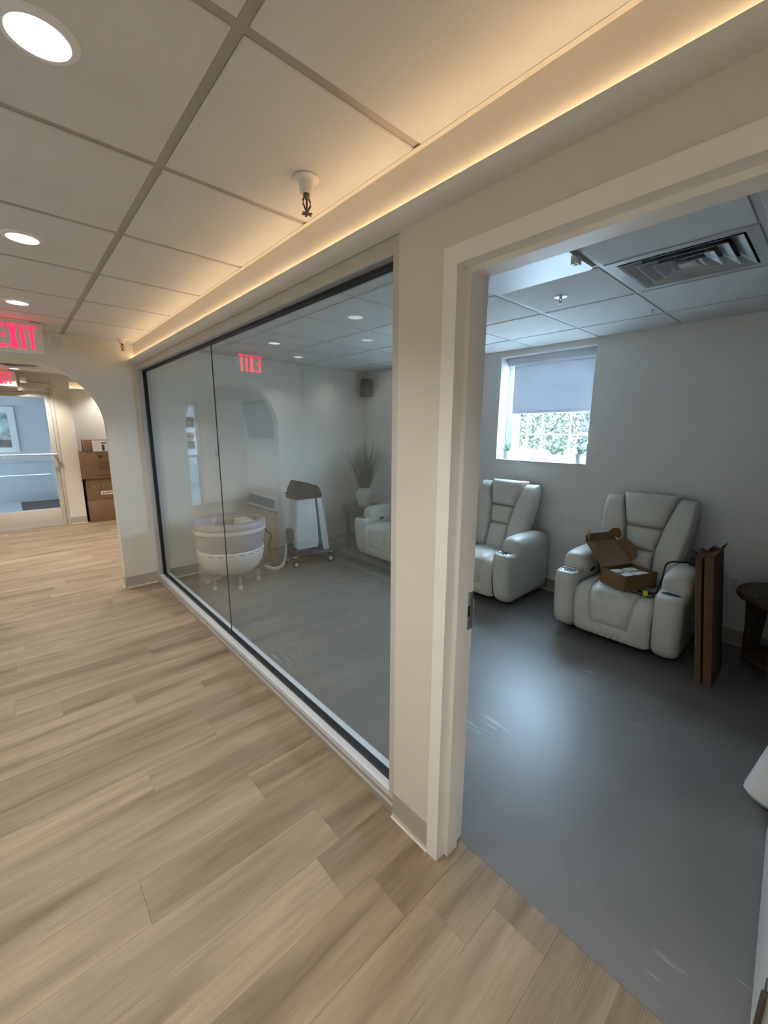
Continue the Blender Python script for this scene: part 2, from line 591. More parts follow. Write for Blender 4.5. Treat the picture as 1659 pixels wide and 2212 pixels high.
def ceiling_grid(root, xs, ys, skip, mtee, drop=0.005, tw=0.024):
    """xs, ys: grid line positions (first and last are walls)"""
    tm = {}
    for i in range(len(xs) - 1):
        for j in range(len(ys) - 1):
            if (i, j) in skip:
                continue
            a0 = xs[i] + (0 if i == 0 else tw / 2 + 0.0015)
            a1 = xs[i + 1] - (0 if i == len(xs) - 2 else tw / 2 + 0.0015)
            b0 = ys[j] + (0 if j == 0 else tw / 2 + 0.0015)
            b1 = ys[j + 1] - (0 if j == len(ys) - 2 else tw / 2 + 0.0015)
            w, d = round(a1 - a0, 3), round(b1 - b0, 3)
            if w < 0.01 or d < 0.01:
                continue
            if (w, d) not in tm:
                e = 0.003
                mb = MB()
                mb.loft([[(-w / 2 + e, -d / 2 + e, 0), (w / 2 - e, -d / 2 + e, 0), (w / 2 - e, d / 2 - e, 0), (-w / 2 + e, d / 2 - e, 0)],
                         [(-w / 2, -d / 2, e), (w / 2, -d / 2, e), (w / 2, d / 2, e), (-w / 2, d / 2, e)],
                         [(-w / 2, -d / 2, 0.018), (w / 2, -d / 2, 0.018), (w / 2, d / 2, 0.018), (-w / 2, d / 2, 0.018)]])
                tm[(w, d)] = mb.mesh('ceiling_tile', M_TILE, smooth=False)
            obj('ceiling_tile', tm[(w, d)], root, ((a0 + a1) / 2, (b0 + b1) / 2, ZC))
    for x in xs[1:-1]:
        B(x - tw / 2, x + tw / 2, ys[0], ys[-1], ZC + drop, ZC + drop + 0.012).build('main_tee', mtee, root, smooth=False)
    for yv in ys[1:-1]:
        for i in range(len(xs) - 1):
            if xs[i + 1] - xs[i] < 0.06:
                continue
            B(xs[i] + tw / 2, xs[i + 1] - tw / 2, yv - tw / 2, yv + tw / 2, ZC + drop, ZC + drop + 0.012).build('cross_tee', mtee, root, smooth=False)


S = 0.6096
cx_lines = [XL, -0.148, 0.462, XW + 0.0]
cy_lines = [YB] + [0.953 + S * k for k in range(-4, 7)] + [YA]
VENT_C = (0, 9)       # corridor vent cell
ceiling_grid(deck, cx_lines, cy_lines, {VENT_C}, M_TEE)
B(XW - 0.016, XW, YB, YA, ZC - 0.002, ZC + 0.001).build('wall_angle', M_ANGLE, deck, smooth=False)
B(XL, XW, YA - 0.016, YA, ZC - 0.002, ZC + 0.001).build('wall_angle', M_ANGLE, deck, smooth=False)

deck2 = struct('ceiling_room', B(XW + 0.12, XWIN + 0.35, YN - 0.1, YA2, ZC + 0.10, ZC + 0.16), M_DECK, "suspended tile ceiling of the dim treatment room")
rx_lines = [XWB, 1.69, 2.295, 2.872, 3.470, XWIN]
ry_lines = [YN, -0.868, -0.268, 0.332, 0.935, 1.532, 2.135, 2.74, 3.345, 3.95, 4.55, YA]
ceiling_grid(deck2, rx_lines, ry_lines, {(2, 3), (1, 4)}, M_TEEW, tw=0.022)

struct('ceiling_vestibule', B(-1.8, 2.4, YA2, YD, ZV, ZV + 0.1), M_TILE, "plain ceiling of the entrance hall beyond the arch")
struct('ceiling_lobby', B(-3.1, 2.4, YD + 0.12, 12.3, 2.45, 2.56), M_TILE, "ceiling over the lobby outside the entrance door")

# ------------------------------------------------------------------ walls
mb = MB()
mb.box(XW, XWB, YB, DY0 - 0.04, 0, ZC + 0.12)
mb.box(XW, XWB, DY0 - 0.04, DY1 + 0.04, 2.08, ZC + 0.12)
mb.box(XW, XWB, DY1 + 0.04, GY0, 0, ZC + 0.12)
mb.box(XW, XWB, GY0, YA, 2.205, ZC + 0.12)
struct('wall_right', mb, M_WALL, "cream partition holding the doorway and the long glass panel")
struct('wall_left', B(XL - 0.12, XL, YB, YA2, 0, ZC + 0.12), M_WALL, "cream corridor wall seen mirrored in the glass")
struct('wall_back', B(XL - 0.12, XWB, YB - 0.12, YB, 0, ZC + 0.12), M_WALL, "cream wall closing the corridor behind the viewer")

# arch wall
ACX, AR, ASP = 0.178, 0.535, 1.612
arc = [(ACX + AR * math.cos(R(180 - a)), ASP + AR * math.sin(R(180 - a))) for a in range(0, 181, 5)]
ring = [(ACX - AR, 0.0)] + arc + [(ACX + AR, 0.0)]
mb = MB()
for yv in (YA, YA2):
    vs_, fs_ = [], []
    top = ZC + 0.12
    n = len(ring)
    vs_ = [(x, yv, z) for x, z in ring] + [(x, yv, top) for x, z in ring]
    fs_ = [(i, i + 1, n + i + 1, n + i) for i in range(n - 1)]
    mb.add(vs_, fs_)
    mb.add([(-1.8, yv, 0), (ACX - AR, yv, 0), (ACX - AR, yv, top), (-1.8, yv, top)], [(0, 1, 2, 3)])
    mb.add([(ACX + AR, yv, 0), (XWIN + 0.3, yv, 0), (XWIN + 0.3, yv, top), (ACX + AR, yv, top)], [(0, 1, 2, 3)])
vs_ = [(x, YA, z) for x, z in ring] + [(x, YA2, z) for x, z in ring]
n = len(ring)
mb.add(vs_, [(i, i + 1, n + i + 1, n + i) for i in range(n - 1)])
o = mb.build('wall_far', M_WALL, None, smooth=True, angle=30)
tag(o, "cream end wall with rounded archway", kind='structure')

mb = MB()
mb.box(XWIN, XWIN + 0.22, YN - 0.1, WY0, 0, ZC + 0.12)
mb.box(XWIN, XWIN + 0.22, WY1, WY0 + W2, 0, ZC + 0.12)
mb.box(XWIN, XWIN + 0.22, WY1 + W2, YA, 0, ZC + 0.12)
for dy in (0.0, W2):
    mb.box(XWIN, XWIN + 0.22, WY0 + dy, WY1 + dy, 0, WZ0)
    mb.box(XWIN, XWIN + 0.22, WY0 + dy, WY1 + dy, WZ1, ZC + 0.12)
struct('wall_window', mb, M_ROOMWALL, "white treatment room wall around the small window")
struct('wall_near', B(XWB, XWIN, YN - 0.12, YN, 0, ZC + 0.12), M_ROOMWALL, "white treatment room wall behind the open door")

struct('wall_vestibule', B(-1.80, -1.68, YA2, YD, 0, ZV), M_WALL, "cream side wall of the entrance hall")
struct('wall_vestibule_side', B(2.25, 2.37, YA2, 9.4, 0, ZV), M_WALL, "cream side wall past the stacked cartons")
mb = MB()
mb.box(-1.80, -0.75, YD, YD + 0.12, 0, ZV)
mb.box(-0.75, 0.634, YD, YD + 0.12, 2.20, ZV)
mb.box(0.634, 0.862, YD, YD + 0.12, 0, ZV)
mb.box(0.862, 2.3, YD, YD + 0.12, 2.36, ZV)
struct('wall_entrance', mb, M_WALL, "cream wall and pier around the glass entrance door")
struct('wall_alcove', B(0.862, 2.3, 9.2, 9.32, 0, ZV), M_ROOMWALL, "pale wall behind the stacked cartons")
struct('wall_lobby_side', B(0.80, 0.862, YD + 0.12, 12.2, 0, ZV), M_LOBBY, "lobby wall beside the entrance door")
mb = MB()
mb.box(-3.0, 0.862, 12.1, 12.2, 0, ZV)
mbl = MB().box(-3.1, -3.0, YD, 12.2, 0, 1.0).box(-3.1, -3.0, YD, 12.2, 1.22, 2.45).box(-3.1, -1.8, YD, YD + 0.12, 0, 2.45)  # side wall added out of view; its strip opening restricts lobby daylight
struct('wall_lobby_unseen', mbl, M_LOBBY, "unseen lobby wall with a strip opening, added to limit the daylight")
lob = struct('wall_lobby', mb, M_LOBBY, "blue grey lobby wall with chair rail seen through the entrance door")
B(-3.0, 0.80, 12.075, 12.1, 0.86, 0.93).build('chair_rail', M_LOBBY, lob, bevel=0.006)
B(-3.0, 0.80, 12.085, 12.1, 0.0, 0.20).build('skirting', M_LOBBY, lob, bevel=0.004)


# baseboards (vinyl cove base with a small toe)
def base_run(name, p0, p1, nrm, label, h=0.115):
    """along p0->p1 (2-D), nrm = outward 2-D normal"""
    prof = [(0.0, 0.0), (0.013, 0.0), (0.013, 0.003), (0.006, 0.010), (0.0045, 0.03), (0.0035, h - 0.002), (0.002, h), (0.0, h)]
    toe = [(0.0, 0.0), (0.017, 0.0), (0.016, 0.0035), (0.0, 0.006)]

    def sweep(pr):
        return MB().loft([[(p[0] + nrm[0] * d, p[1] + nrm[1] * d, z) for d, z in pr] for p in (p0, p1)])
    b_ = sweep(prof).build(name, M_BASE, None, smooth=False)
    tag(b_, label, kind='structure')
    sweep(toe).build('toe_bead', M_CAULK, b_, smooth=False)
    return b_


base_run('baseboard_pillar', (XW, DY1 + 0.049), (XW, GY0), (-1, 0), "taupe cove base under the pillar between glass and doorway")
base_run('baseboard_far', (ACX + AR, YA), (XW + 0.002, YA), (0, -1), "taupe cove base under the arch wall by the glass")
base_run('baseboard_jamb', (ACX + AR, YA), (ACX + AR, YA2), (-1, 0), "taupe cove base wrapping the arch jamb")
base_run('baseboard_far_end', (XL, YA), (ACX - AR, YA), (0, -1), "taupe cove base under the far side of the arch")
base_run('baseboard_left', (XL, YB), (XL, YA), (1, 0), "taupe cove base along the mirrored corridor wall")
base_run('baseboard_room_far', (XWB, YA), (XWIN, YA), (0, -1), "taupe cove base in the treatment room behind the tub")
base_run('baseboard_room_window', (XWIN, YN), (XWIN, YA), (-1, 0), "taupe cove base behind the recliners")
base_run('baseboard_pier', (0.634, YD), (0.862, YD), (0, -1), "taupe cove base on the pier beside the entrance door")
base_run('baseboard_entrance', (-1.68, YD), (-0.75, YD), (0, -1), "taupe cove base in the entrance hall")
base_run('baseboard_hall', (-1.68, YA2), (-1.68, YD), (1, 0), "taupe cove base on the entrance hall side wall")

# ------------------------------------------------------------------ cove ledge with light strip
prof = [(XW, 2.200), (0.975, 2.202), (0.957, 2.208), (0.947, 2.219), (0.944, 2.232), (0.952, 2.232), (0.956, 2.222), (0.966, 2.216), (0.980, 2.216), (0.984, 2.248), (XW, 2.248)]
mb = MB().prism([(x, z) for x, z in prof], 'y', YB, YA)
o = mb.build('trim_1', M_TRIM, None, smooth=True, angle=40)
tag(o, "curved cove ledge running along the top of the partition", kind='structure')
o = B(0.989, 0.995, YB + 0.02, YA - 0.005, 2.2485, 2.2515).build('light_strip', M_LED, None, smooth=False)
tag(o, "warm glowing light strip tucked behind the corridor cove ledge", 'light strip')

prof2 = [(9.2, 2.262), (9.15, 2.266), (9.135, 2.29), (9.142, 2.29), (9.155, 2.274), (9.2, 2.274)]
o = MB().prism(prof2, 'x', 0.864, 2.25).build('trim_2', M_TRIM, None)
tag(o, "small cove ledge above the stacked cartons", kind='structure')
o = B(0.87, 2.24, 9.180, 9.187, 2.2745, 2.2785).build('light_strip', M_LED, None, smooth=False)
tag(o, "short warm light strip above the stacked cartons past the arch", 'light strip')

# ------------------------------------------------------------------ long glass panel (window_1)
g = root_struct('window_1', "long two pane glass partition in a slim metal frame")
FX0, FX1 = 1.014, 1.124
XG = 1.066
SILL, HEAD, FW = 0.082, 2.152, 0.040
# sill: base shoe, body and bright top
MB().prism([(FX0 - 0.010, 0), (FX1, 0), (FX1, SILL - 0.03), (FX0, SILL - 0.03), (FX0, 0.036), (FX0 - 0.010, 0.030)], 'y', GY0, GY1).build('sill_base', M_SILLB, g, smooth=False)
B(FX0, FX1, GY0 + FW, GY1 - FW, SILL - 0.03, SILL).build('sill_cap', M_SILLC, g, bevel=0.0015, smooth=False)
B(FX0, FX1, GY0, GY1, HEAD, 2.205).build('head_rail', M_ALUW, g, bevel=0.0015, smooth=False)
B(FX0, FX1, GY0, GY0 + FW, SILL - 0.03, HEAD).build('jamb', M_ALUW, g, bevel=0.0015, smooth=False)
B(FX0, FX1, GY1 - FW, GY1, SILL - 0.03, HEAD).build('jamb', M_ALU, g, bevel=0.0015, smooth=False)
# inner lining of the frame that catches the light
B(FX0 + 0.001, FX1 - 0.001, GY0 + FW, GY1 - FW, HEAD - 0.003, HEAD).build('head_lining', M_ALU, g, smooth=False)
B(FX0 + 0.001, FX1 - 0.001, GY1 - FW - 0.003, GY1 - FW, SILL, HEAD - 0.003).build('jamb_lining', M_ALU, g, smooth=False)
gk = 0.016
for a, b_, c_, d_ in ((GY0 + FW, GY1 - FW - 0.003, SILL, SILL + 0.014), (GY0 + FW, GY1 - FW - 0.003, HEAD - 0.003 - 0.014, HEAD - 0.003),
                      (GY0 + FW, GY0 + FW + 0.014, SILL + 0.014, HEAD - 0.017), (GY1 - FW - 0.017, GY1 - FW - 0.003, SILL + 0.014, HEAD - 0.017)):
    B(XG - gk, XG + gk, a, b_, c_, d_).build('gasket', M_GASKET, g, smooth=False)
YJ = 2.865
for a, b_ in ((GY0 + FW + 0.013, YJ - 0.002), (YJ + 0.002, GY1 - FW - 0.016)):
    B(XG - 0.0015, XG + 0.0015, a, b_, SILL + 0.012, HEAD - 0.015).build('pane', M_GLASS, g, smooth=False)
B(XG - 0.0030, XG + 0.0030, YJ - 0.002, YJ + 0.002, SILL + 0.014, HEAD - 0.017).build('joint', M_JOINT, g, smooth=False)

# ------------------------------------------------------------------ steel door frame and open leaf (door_1)
d1 = root_struct('door_1', "white steel door frame with the door standing open into the dim room")
ZH = 2.041           # opening height
CF = XW - 0.013      # face of the frame
JB = XWB + 0.012


def jamb_profile(sgn, y_in):
    """plan (x,y) of one jamb; sgn=+1 for the latch side (opening towards -y)"""
    p = [(CF, y_in), (CF, y_in + sgn * 0.050), (XW, y_in + sgn * 0.050), (XW, y_in + sgn * 0.030), (XWB, y_in + sgn * 0.030), (XWB, y_in + sgn * 0.050),
         (JB, y_in + sgn * 0.050), (JB, y_in), (1.092, y_in), (1.092, y_in - sgn * 0.016), (1.034, y_in - sgn * 0.016), (1.034, y_in)]
    return p


MB().prism(jamb_profile(1, DY1), 'z', 0.0, ZH + 0.05).build('jamb', M_DOORFR, d1, smooth=False)
MB().prism(jamb_profile(-1, DY0), 'z', 0.0, ZH + 0.05).build('jamb', M_DOORFR, d1, smooth=False)
hp = [(CF, ZH), (CF, ZH + 0.050), (XW, ZH + 0.050), (XW, ZH + 0.030), (XWB, ZH + 0.030), (XWB, ZH + 0.050), (JB, ZH + 0.05), (JB, ZH),
      (1.0912, ZH), (1.0912, ZH - 0.0158), (1.0348, ZH - 0.0158), (1.0348, ZH)]
MB().prism(hp, 'y', DY0 + 0.0002, DY1 - 0.0002).build('head', M_DOORFR, d1, smooth=False)
st = B(1.102, JB + 0.003, DY1 - 0.0016, DY1 + 0.001, 0.895, 1.035).build('strike_plate', M_STEEL, d1, bevel=0.0008)
B(1.112, 1.126, DY1 - 0.0022, DY1 - 0.001, 0.945, 0.985).build('latch_hole', M_BLACK, st, smooth=False)
B(JB + 0.002, JB + 0.010, DY1 - 0.0016, DY1 + 0.004, 0.93, 1.0).build('lip', M_STEEL, st, bevel=0.001)
# open leaf, hinged at the far jamb
lf = MB().box(0.0, 0.905, -0.044, 0.0, 0.012, 2.03).build('leaf', M_DOORLEAF, d1, bevel=0.0015)
lf.location = (1.146, -0.0715, 0)
lf.rotation_euler = (0, 0, R(2.8))
for zc in (0.25, 1.02, 1.82):
    h = MB().box(-0.006, 0.034, -0.002, 0.0025, zc - 0.057, zc + 0.057)
    h.lathe([(0.0065, zc - 0.057), (0.0065, zc + 0.057)], 10, (-0.008, 0.0045, 0))
    h.build('hinge', M_BRASS, lf)

# ------------------------------------------------------------------ outside window (window_2)
w = root_struct('window_2', "small multi pane window with deep white reveal")
wx = 4.085
B(XWIN - 0.012, XWIN + 0.24, WY0 - 0.0, WY1 + 0.0, WZ0 - 0.002, WZ0 + 0.006).build('sill', M_WINFR, w, bevel=0.002)
fr = MB()
B(wx - 0.02, wx + 0.05, WY1 - 0.085, WY1, WZ0, WZ1).build('frame_side', M_WINFR, w, bevel=0.003)
B(wx - 0.02, wx + 0.05, WY0, WY0 + 0.045, WZ0, WZ1).build('frame_side', M_WINFR, w, bevel=0.003)
B(wx - 0.03, wx + 0.05, WY0, WY1, WZ0 + 0.006, WZ0 + 0.030).build('frame_bottom', M_WINFR, w, bevel=0.003)
B(wx - 0.015, wx + 0.05, WY0, WY1, WZ0 + 0.030, WZ0 + 0.062).build('sash_rail', M_WINFR, w, bevel=0.003)
B(wx - 0.02, wx + 0.05, WY0, WY1, WZ1 - 0.05, WZ1).build('frame_top', M_WINFR, w, bevel=0.003)
for yv, wd in ((2.367, 0.020), (2.265, 0.016), (2.099, 0.012), (1.809, 0.012)):
    B(wx + 0.008, wx + 0.03, yv - wd / 2, yv + wd / 2, WZ0 + 0.06, WZ1 - 0.05).build('muntin', M_WINFR, w, bevel=0.002)
for zv in (1.557, 1.80, 2.05):
    B(wx + 0.009, wx + 0.029, WY0 + 0.04, WY1 - 0.08, zv - 0.006, zv + 0.006).build('muntin', M_WINFR, w, bevel=0.002)
ys_ = [WY0 + 0.04, 1.809, 2.099, 2.265, 2.367]
zs_ = [WZ0 + 0.05, 1.557, 1.80, 2.05, WZ1 - 0.05]
for a, b_ in zip(ys_[:-1], ys_[1:]):
    for c_, e_ in zip(zs_[:-1], zs_[1:]):
        B(wx + 0.017, wx + 0.021, a, b_, c_, e_).build('pane', M_GLASS, w, smooth=False)

t = thing('roller_blind', "grey fabric roller blind half lowered over the window", 'blind', (4.03, 2.0, WZ1))
MB().prism([(-0.045, -0.002), (0.03, -0.002), (0.03, -0.085), (-0.03, -0.085), (-0.045, -0.065)], 'y', -0.44, 0.465).build('cassette', M_SHADE, t, bevel=0.004)
B(-0.0035, -0.0025, -0.425, 0.405, -0.545, -0.08).build('fabric', M_SHADE, t, smooth=False)
B(-0.010, 0.003, -0.425, 0.405, -0.567, -0.540).build('bottom_bar', M_SHADE, t, bevel=0.004)

w2 = copy_tree(w)
w2.name = 'window_3'
w2.location = (0, W2, 0)
w2['label'] = "second small window of the dim room, hidden behind the pillar"
t2 = copy_tree(t)
t2.location = (4.03, 2.0 + W2, WZ1)
t2.scale = (1, 1, 1.62)  # unseen blind stretched lower to hold back this window's daylight
t2['label'] = "grey roller blind of the unseen second window, lengthened to cut its daylight"

# ------------------------------------------------------------------ ceiling fittings


def make_downlight():
    r = thing('ceiling_light', "", 'light', group="round ceiling downlights")
    MB().lathe([(0.054, -0.001), (0.056, -0.008), (0.068, -0.006), (0.073, 0.0), (0.060, 0.0)], 40, cap0=False, cap1=False).build('trim_ring', M_WHITE, r)
    MB().lathe([(0.001, -0.0035), (0.0545, -0.0035), (0.0545, -0.001)], 40).build('lens', M_LENS, r)
    return r


def lamp(loc, watts, parent, col=(0.985, 0.97, 0.935), angle=126, blend=0.5):
    l = bpy.data.lights.new('downlight_beam', 'SPOT')
    l.energy = watts * 4
    l.color = col
    l.spot_size = R(angle)
    l.spot_blend = blend
    l.shadow_soft_size = 0.05
    lo = bpy.data.objects.new('downlight_beam', l)
    C.objects.link(lo)
    lo.parent = parent
    lo.location = loc
    return lo


proto_light = make_downlight()
first = True
rowA = [(0.155, 1.25, "blazing round downlight nearest the viewer above the corridor"), (0.158, 2.486, "second round downlight along the corridor, halfway to the exit sign"),
        (0.161, 3.709, "third round downlight just before the hanging exit sign"), (0.155, 0.03, "round downlight straight above the viewer"), (0.155, -1.19, "round downlight last in the middle row behind the viewer")]
rowB = [(-0.385, 3.005, "round downlight by the corridor wall mirrored in the glass"), (-0.385, 4.20, "round downlight by the arch corner, mirrored in the glass"),
        (-0.385, 1.785, "round downlight along the mirrored wall level with the first middle light"), (-0.385, 0.565, "round downlight along the mirrored wall beside the viewer"), (-0.385, -0.65, "round downlight along the mirrored wall behind the viewer")]
for x, yv, lab in rowA + rowB:
    o = proto_light if first else copy_tree(proto_light)
    first = False
    o.location = (x, yv, ZC)
    o['label'] = lab or "round ceiling downlight above the corridor behind the viewer"
    if o is proto_light:
        lamp((0, 0, -0.012), CORRIDOR_W, o)
for x, yv, lab in ((0.205, 8.2, "small downlight by the vestibule door"), (0.18, 6.4, "downlight in the middle of the entrance hall"), (-1.0, 6.4, "downlight over the entrance hall side wall"), (1.5, 6.4, "downlight in the entrance hall nearer the cartons"), (1.60, 8.95, "unseen downlight added to brighten the carton alcove")):
    o = copy_tree(proto_light)
    for ch in list(o.children):
        if ch.type == 'LIGHT':
            bpy.data.objects.remove(ch)
    o.location = (x, yv, ZV)
    kw_ = 1.0 if yv < 8.5 else 0.55  # weaker factor is for the unseen alcove downlight, added to brighten its wall
    o['label'] = lab
    lamp((0, 0, -0.012), CORRIDOR_W * 3.9 * kw_, o, col=(1.0, 0.93, 0.84))


def make_vent(name, label, cx, cy, w, d, z, m, depth=0.040):
    r = thing(name, label, 'air vent', (cx, cy, z))
    hw, hd = w / 2, d / 2

    def ringbox(hx, hy, t_, z0, z1):
        mb_ = MB()
        mb_.box(-hx, hx, -hy, -hy + t_, z0, z1).box(-hx, hx, hy - t_, hy, z0, z1)
        mb_.box(-hx, -hx + t_, -hy + t_, hy - t_, z0, z1).box(hx - t_, hx, -hy + t_, hy - t_, z0, z1)
        return mb_
    ringbox(hw, hd, 0.045, 0.0, 0.006).build('frame', m, r, smooth=False)
    B(-hw, hw, -hd, hd, depth + 0.01, depth + 0.014).build('backing', M_BLACK, r, smooth=False)
    k = 0
    for f in (0.82, 0.62, 0.42, 0.22):
        ax, ay = hw * f, hd * f
        bx, by = ax - 0.062 * hw / 0.3, ay - 0.062 * hd / 0.3
        bx, by = max(bx, 0.01), max(by, 0.01)
        z0, z1 = -0.004, depth - 0.006
        mb_ = MB()
        vs1 = [(-ax, -ay, z0), (ax, -ay, z0), (ax, ay, z0), (-ax, ay, z0)]
        vs2 = [(-bx, -by, z1), (bx, -by, z1), (bx, by, z1), (-bx, by, z1)]
        e = 0.004
        vs3 = [(-bx + e, -by + e, z1), (bx - e, -by + e, z1), (bx - e, by - e, z1), (-bx + e, by - e, z1)]
        vs4 = [(-ax + e, -ay + e, z0), (ax - e, -ay + e, z0), (ax - e, ay - e, z0), (-ax + e, ay - e, z0)]
        mb_.loft([vs1, vs2, vs3, vs4, vs1], False, False)
        mb_.build('louver', m, r, smooth=False)
    B(-hw * 0.12, hw * 0.12, -hd * 0.12, hd * 0.12, -0.003, 0.002).build('centre_plate', m, r, smooth=False)
    return r


M_VENT = mat("vent_white", (0.50, 0.51, 0.51), 0.5, var=0.03)
make_vent('air_vent', "square louvred ceiling vent above the doorway of the dim room", (2.295 + 2.872) / 2, (0.332 + 0.935) / 2, 0.555, 0.58, ZC, M_VENT)
make_vent('air_vent', "square louvred corridor vent mirrored in the glass", (XL - 0.148) / 2 - 0.004, 0.953 + S * 4.5, 0.57, 0.58, ZC, M_VENT)
o = make_vent('air_vent', "shallow ceiling vent inside the arch above the entrance door", 0.17, 7.80, 0.56, 0.34, ZV - 0.012, M_VENT, 0.006)

t = thing('panel_light', "unlit square ceiling panel light with a pale diffuser", 'light', (1.99, 1.235, ZC))
MB().loft([rrect(-0.285, 0.285, -0.283, 0.283, 0.03, -0.012), rrect(-0.285, 0.285, -0.283, 0.283, 0.03, 0.014)]).build('diffuser', M_PANELOFF, t, bevel=0.0, angle=50)
B(-0.275, 0.275, -0.275, 0.275, 0.014, 0.04).build('tray', M_WHITE, t, smooth=False)
t = thing('ceiling_sensor', "small white box sensor clipped to the ceiling grid", 'sensor', (2.10, 0.968, ZC))
MB().loft([rrect(-0.022, 0.022, -0.016, 0.016, 0.005, -0.034), rrect(-0.024, 0.024, -0.018, 0.018, 0.005, 0.0)]).build('body', M_OFFWHITE, t)
MB().lathe([(0.009, -0.037), (0.009, -0.033)], 14).build('lens', M_LABEL, t)
t = thing('ceiling_hook', "tiny ceiling hanger near the window wall", 'hook', (3.33, 0.985, ZC))
MB().lathe([(0.012, -0.002), (0.014, 0.0)], 12).tube([(0, 0, -0.002), (0.0, 0.0, -0.014), (0.008, 0, -0.02)], 0.004, 6).build('hook', M_STEEL, t)


def make_sprinkler(mmetal, mcup):
    r = thing('sprinkler', "", 'sprinkler', group="pendant fire sprinklers")
    MB().lathe([(0.034, 0.0), (0.036, -0.003), (0.030, -0.006), (0.021, -0.010), (0.019, -0.016), (0.019, -0.030), (0.016, -0.036), (0.010, -0.037)], 28, cap0=True).build('escutcheon', mcup, r)
    fr_ = MB()
    fr_.lathe([(0.009, -0.036), (0.009, -0.046), (0.006, -0.050)], 12)
    for s in (-1, 1):
        fr_.tube([(s * 0.004, 0, -0.044), (s * 0.0115, 0, -0.054), (s * 0.0115, 0, -0.064), (s * 0.003, 0, -0.078)], 0.0026, 6)
    fr_.lathe([(0.004, -0.074), (0.005, -0.082), (0.003, -0.086)], 10)
    fr_.build('frame', mmetal, r)
    MB().lathe([(0.0022, -0.049), (0.0028, -0.062), (0.0022, -0.075)], 8).build('bulb', M_MAROON, r)
    de = MB()
    de.lathe([(0.007, -0.0860), (0.007, -0.0842)], 10)
    for k in range(6):
        a = math.pi / 3 * k + 0.2
        c_, s_ = math.cos(a), math.sin(a)
        pts = [(0.006, -0.0025), (0.0145, -0.0032), (0.0155, 0.0), (0.0145, 0.0032), (0.006, 0.0025)]
        de.prism([(c_ * x - s_ * yy, s_ * x + c_ * yy) for x, yy in pts], 'z', -0.0872, -0.0852)
    de.build('deflector', mmetal, r)
    return r


sp = make_sprinkler(M_BRASS, M_OFFWHITE)
sp.location = (0.832, 1.302, ZC)
sp.scale = (1.2, 1.2, 1.2)
sp['label'] = "pendant sprinkler in a white cup close to the viewer by the cove light"
c_ = copy_tree(sp); c_.location = (0.880, 4.50, ZC); c_['label'] = "pendant sprinkler in the ceiling corner beside the arch"
c_ = copy_tree(sp); c_.location = (-0.42, 4.28, ZC); c_['label'] = "pendant sprinkler in the corridor corner mirrored in the glass"
sp2 = thing('sprinkler', "chrome sprinkler with flat ring in the dim room ceiling", 'sprinkler', (2.60, 1.275, ZC), group="pendant fire sprinklers")
MB().lathe([(0.018, -0.001), (0.038, -0.004), (0.040, 0.0)], 28, cap1=False).build('ring', M_CHROME, sp2)
mb = MB().lathe([(0.010, 0.0), (0.010, -0.014), (0.006, -0.018)], 12)
for s in (-1, 1):
    mb.tube([(s * 0.005, 0, -0.014), (s * 0.010, 0, -0.026), (s * 0.003, 0, -0.042)], 0.0028, 6)
mb.build('frame', M_STEEL, sp2)
MB().lathe([(0.015, -0.045), (0.015, -0.042)], 16).build('deflector', M_CHROME, sp2)


# ------------------------------------------------------------------ exit signs
def letters(mbh, x0, w, h, z0, y, depth):
    """E X I T from left to right, faces towards -y; returns list of (char, MB)"""
    out = []
    lw = w * 0.235
    gap = (w - lw * 3 - w * 0.09) / 3
    s = w * 0.082
    x = x0
    mb_ = MB()
    mb_.box(x, x + s, y - depth, y, z0, z0 + h)
    for zz in (z0, z0 + h / 2 - s * 0.55, z0 + h - s * 1.1):
        mb_.box(x + s, x + lw, y - depth, y, zz, zz + s * 1.1)
    out.append(mb_)
    x += lw + gap
    mb_ = MB()
    mb_.prism([(x, z0), (x + s * 1.15, z0), (x + lw, z0 + h), (x + lw - s * 1.15, z0 + h)], 'y', y - depth, y)
    mb_.prism([(x + lw - s * 1.15, z0), (x + lw, z0), (x + s * 1.15, z0 + h), (x, z0 + h)], 'y', y - depth * 0.99, y)
    out.append(mb_)
    x += lw + gap
    out.append(MB().box(x, x + w * 0.09, y - depth, y, z0, z0 + h))
    x += w * 0.09 + gap
    mb_ = MB()
    mb_.box(x + lw / 2 - s / 2, x + lw / 2 + s / 2, y - depth, y, z0, z0 + h - s * 1.1)
    mb_.box(x, x + lw, y - depth, y, z0 + h - s * 1.1, z0 + h)
    out.append(mb_)
    return out


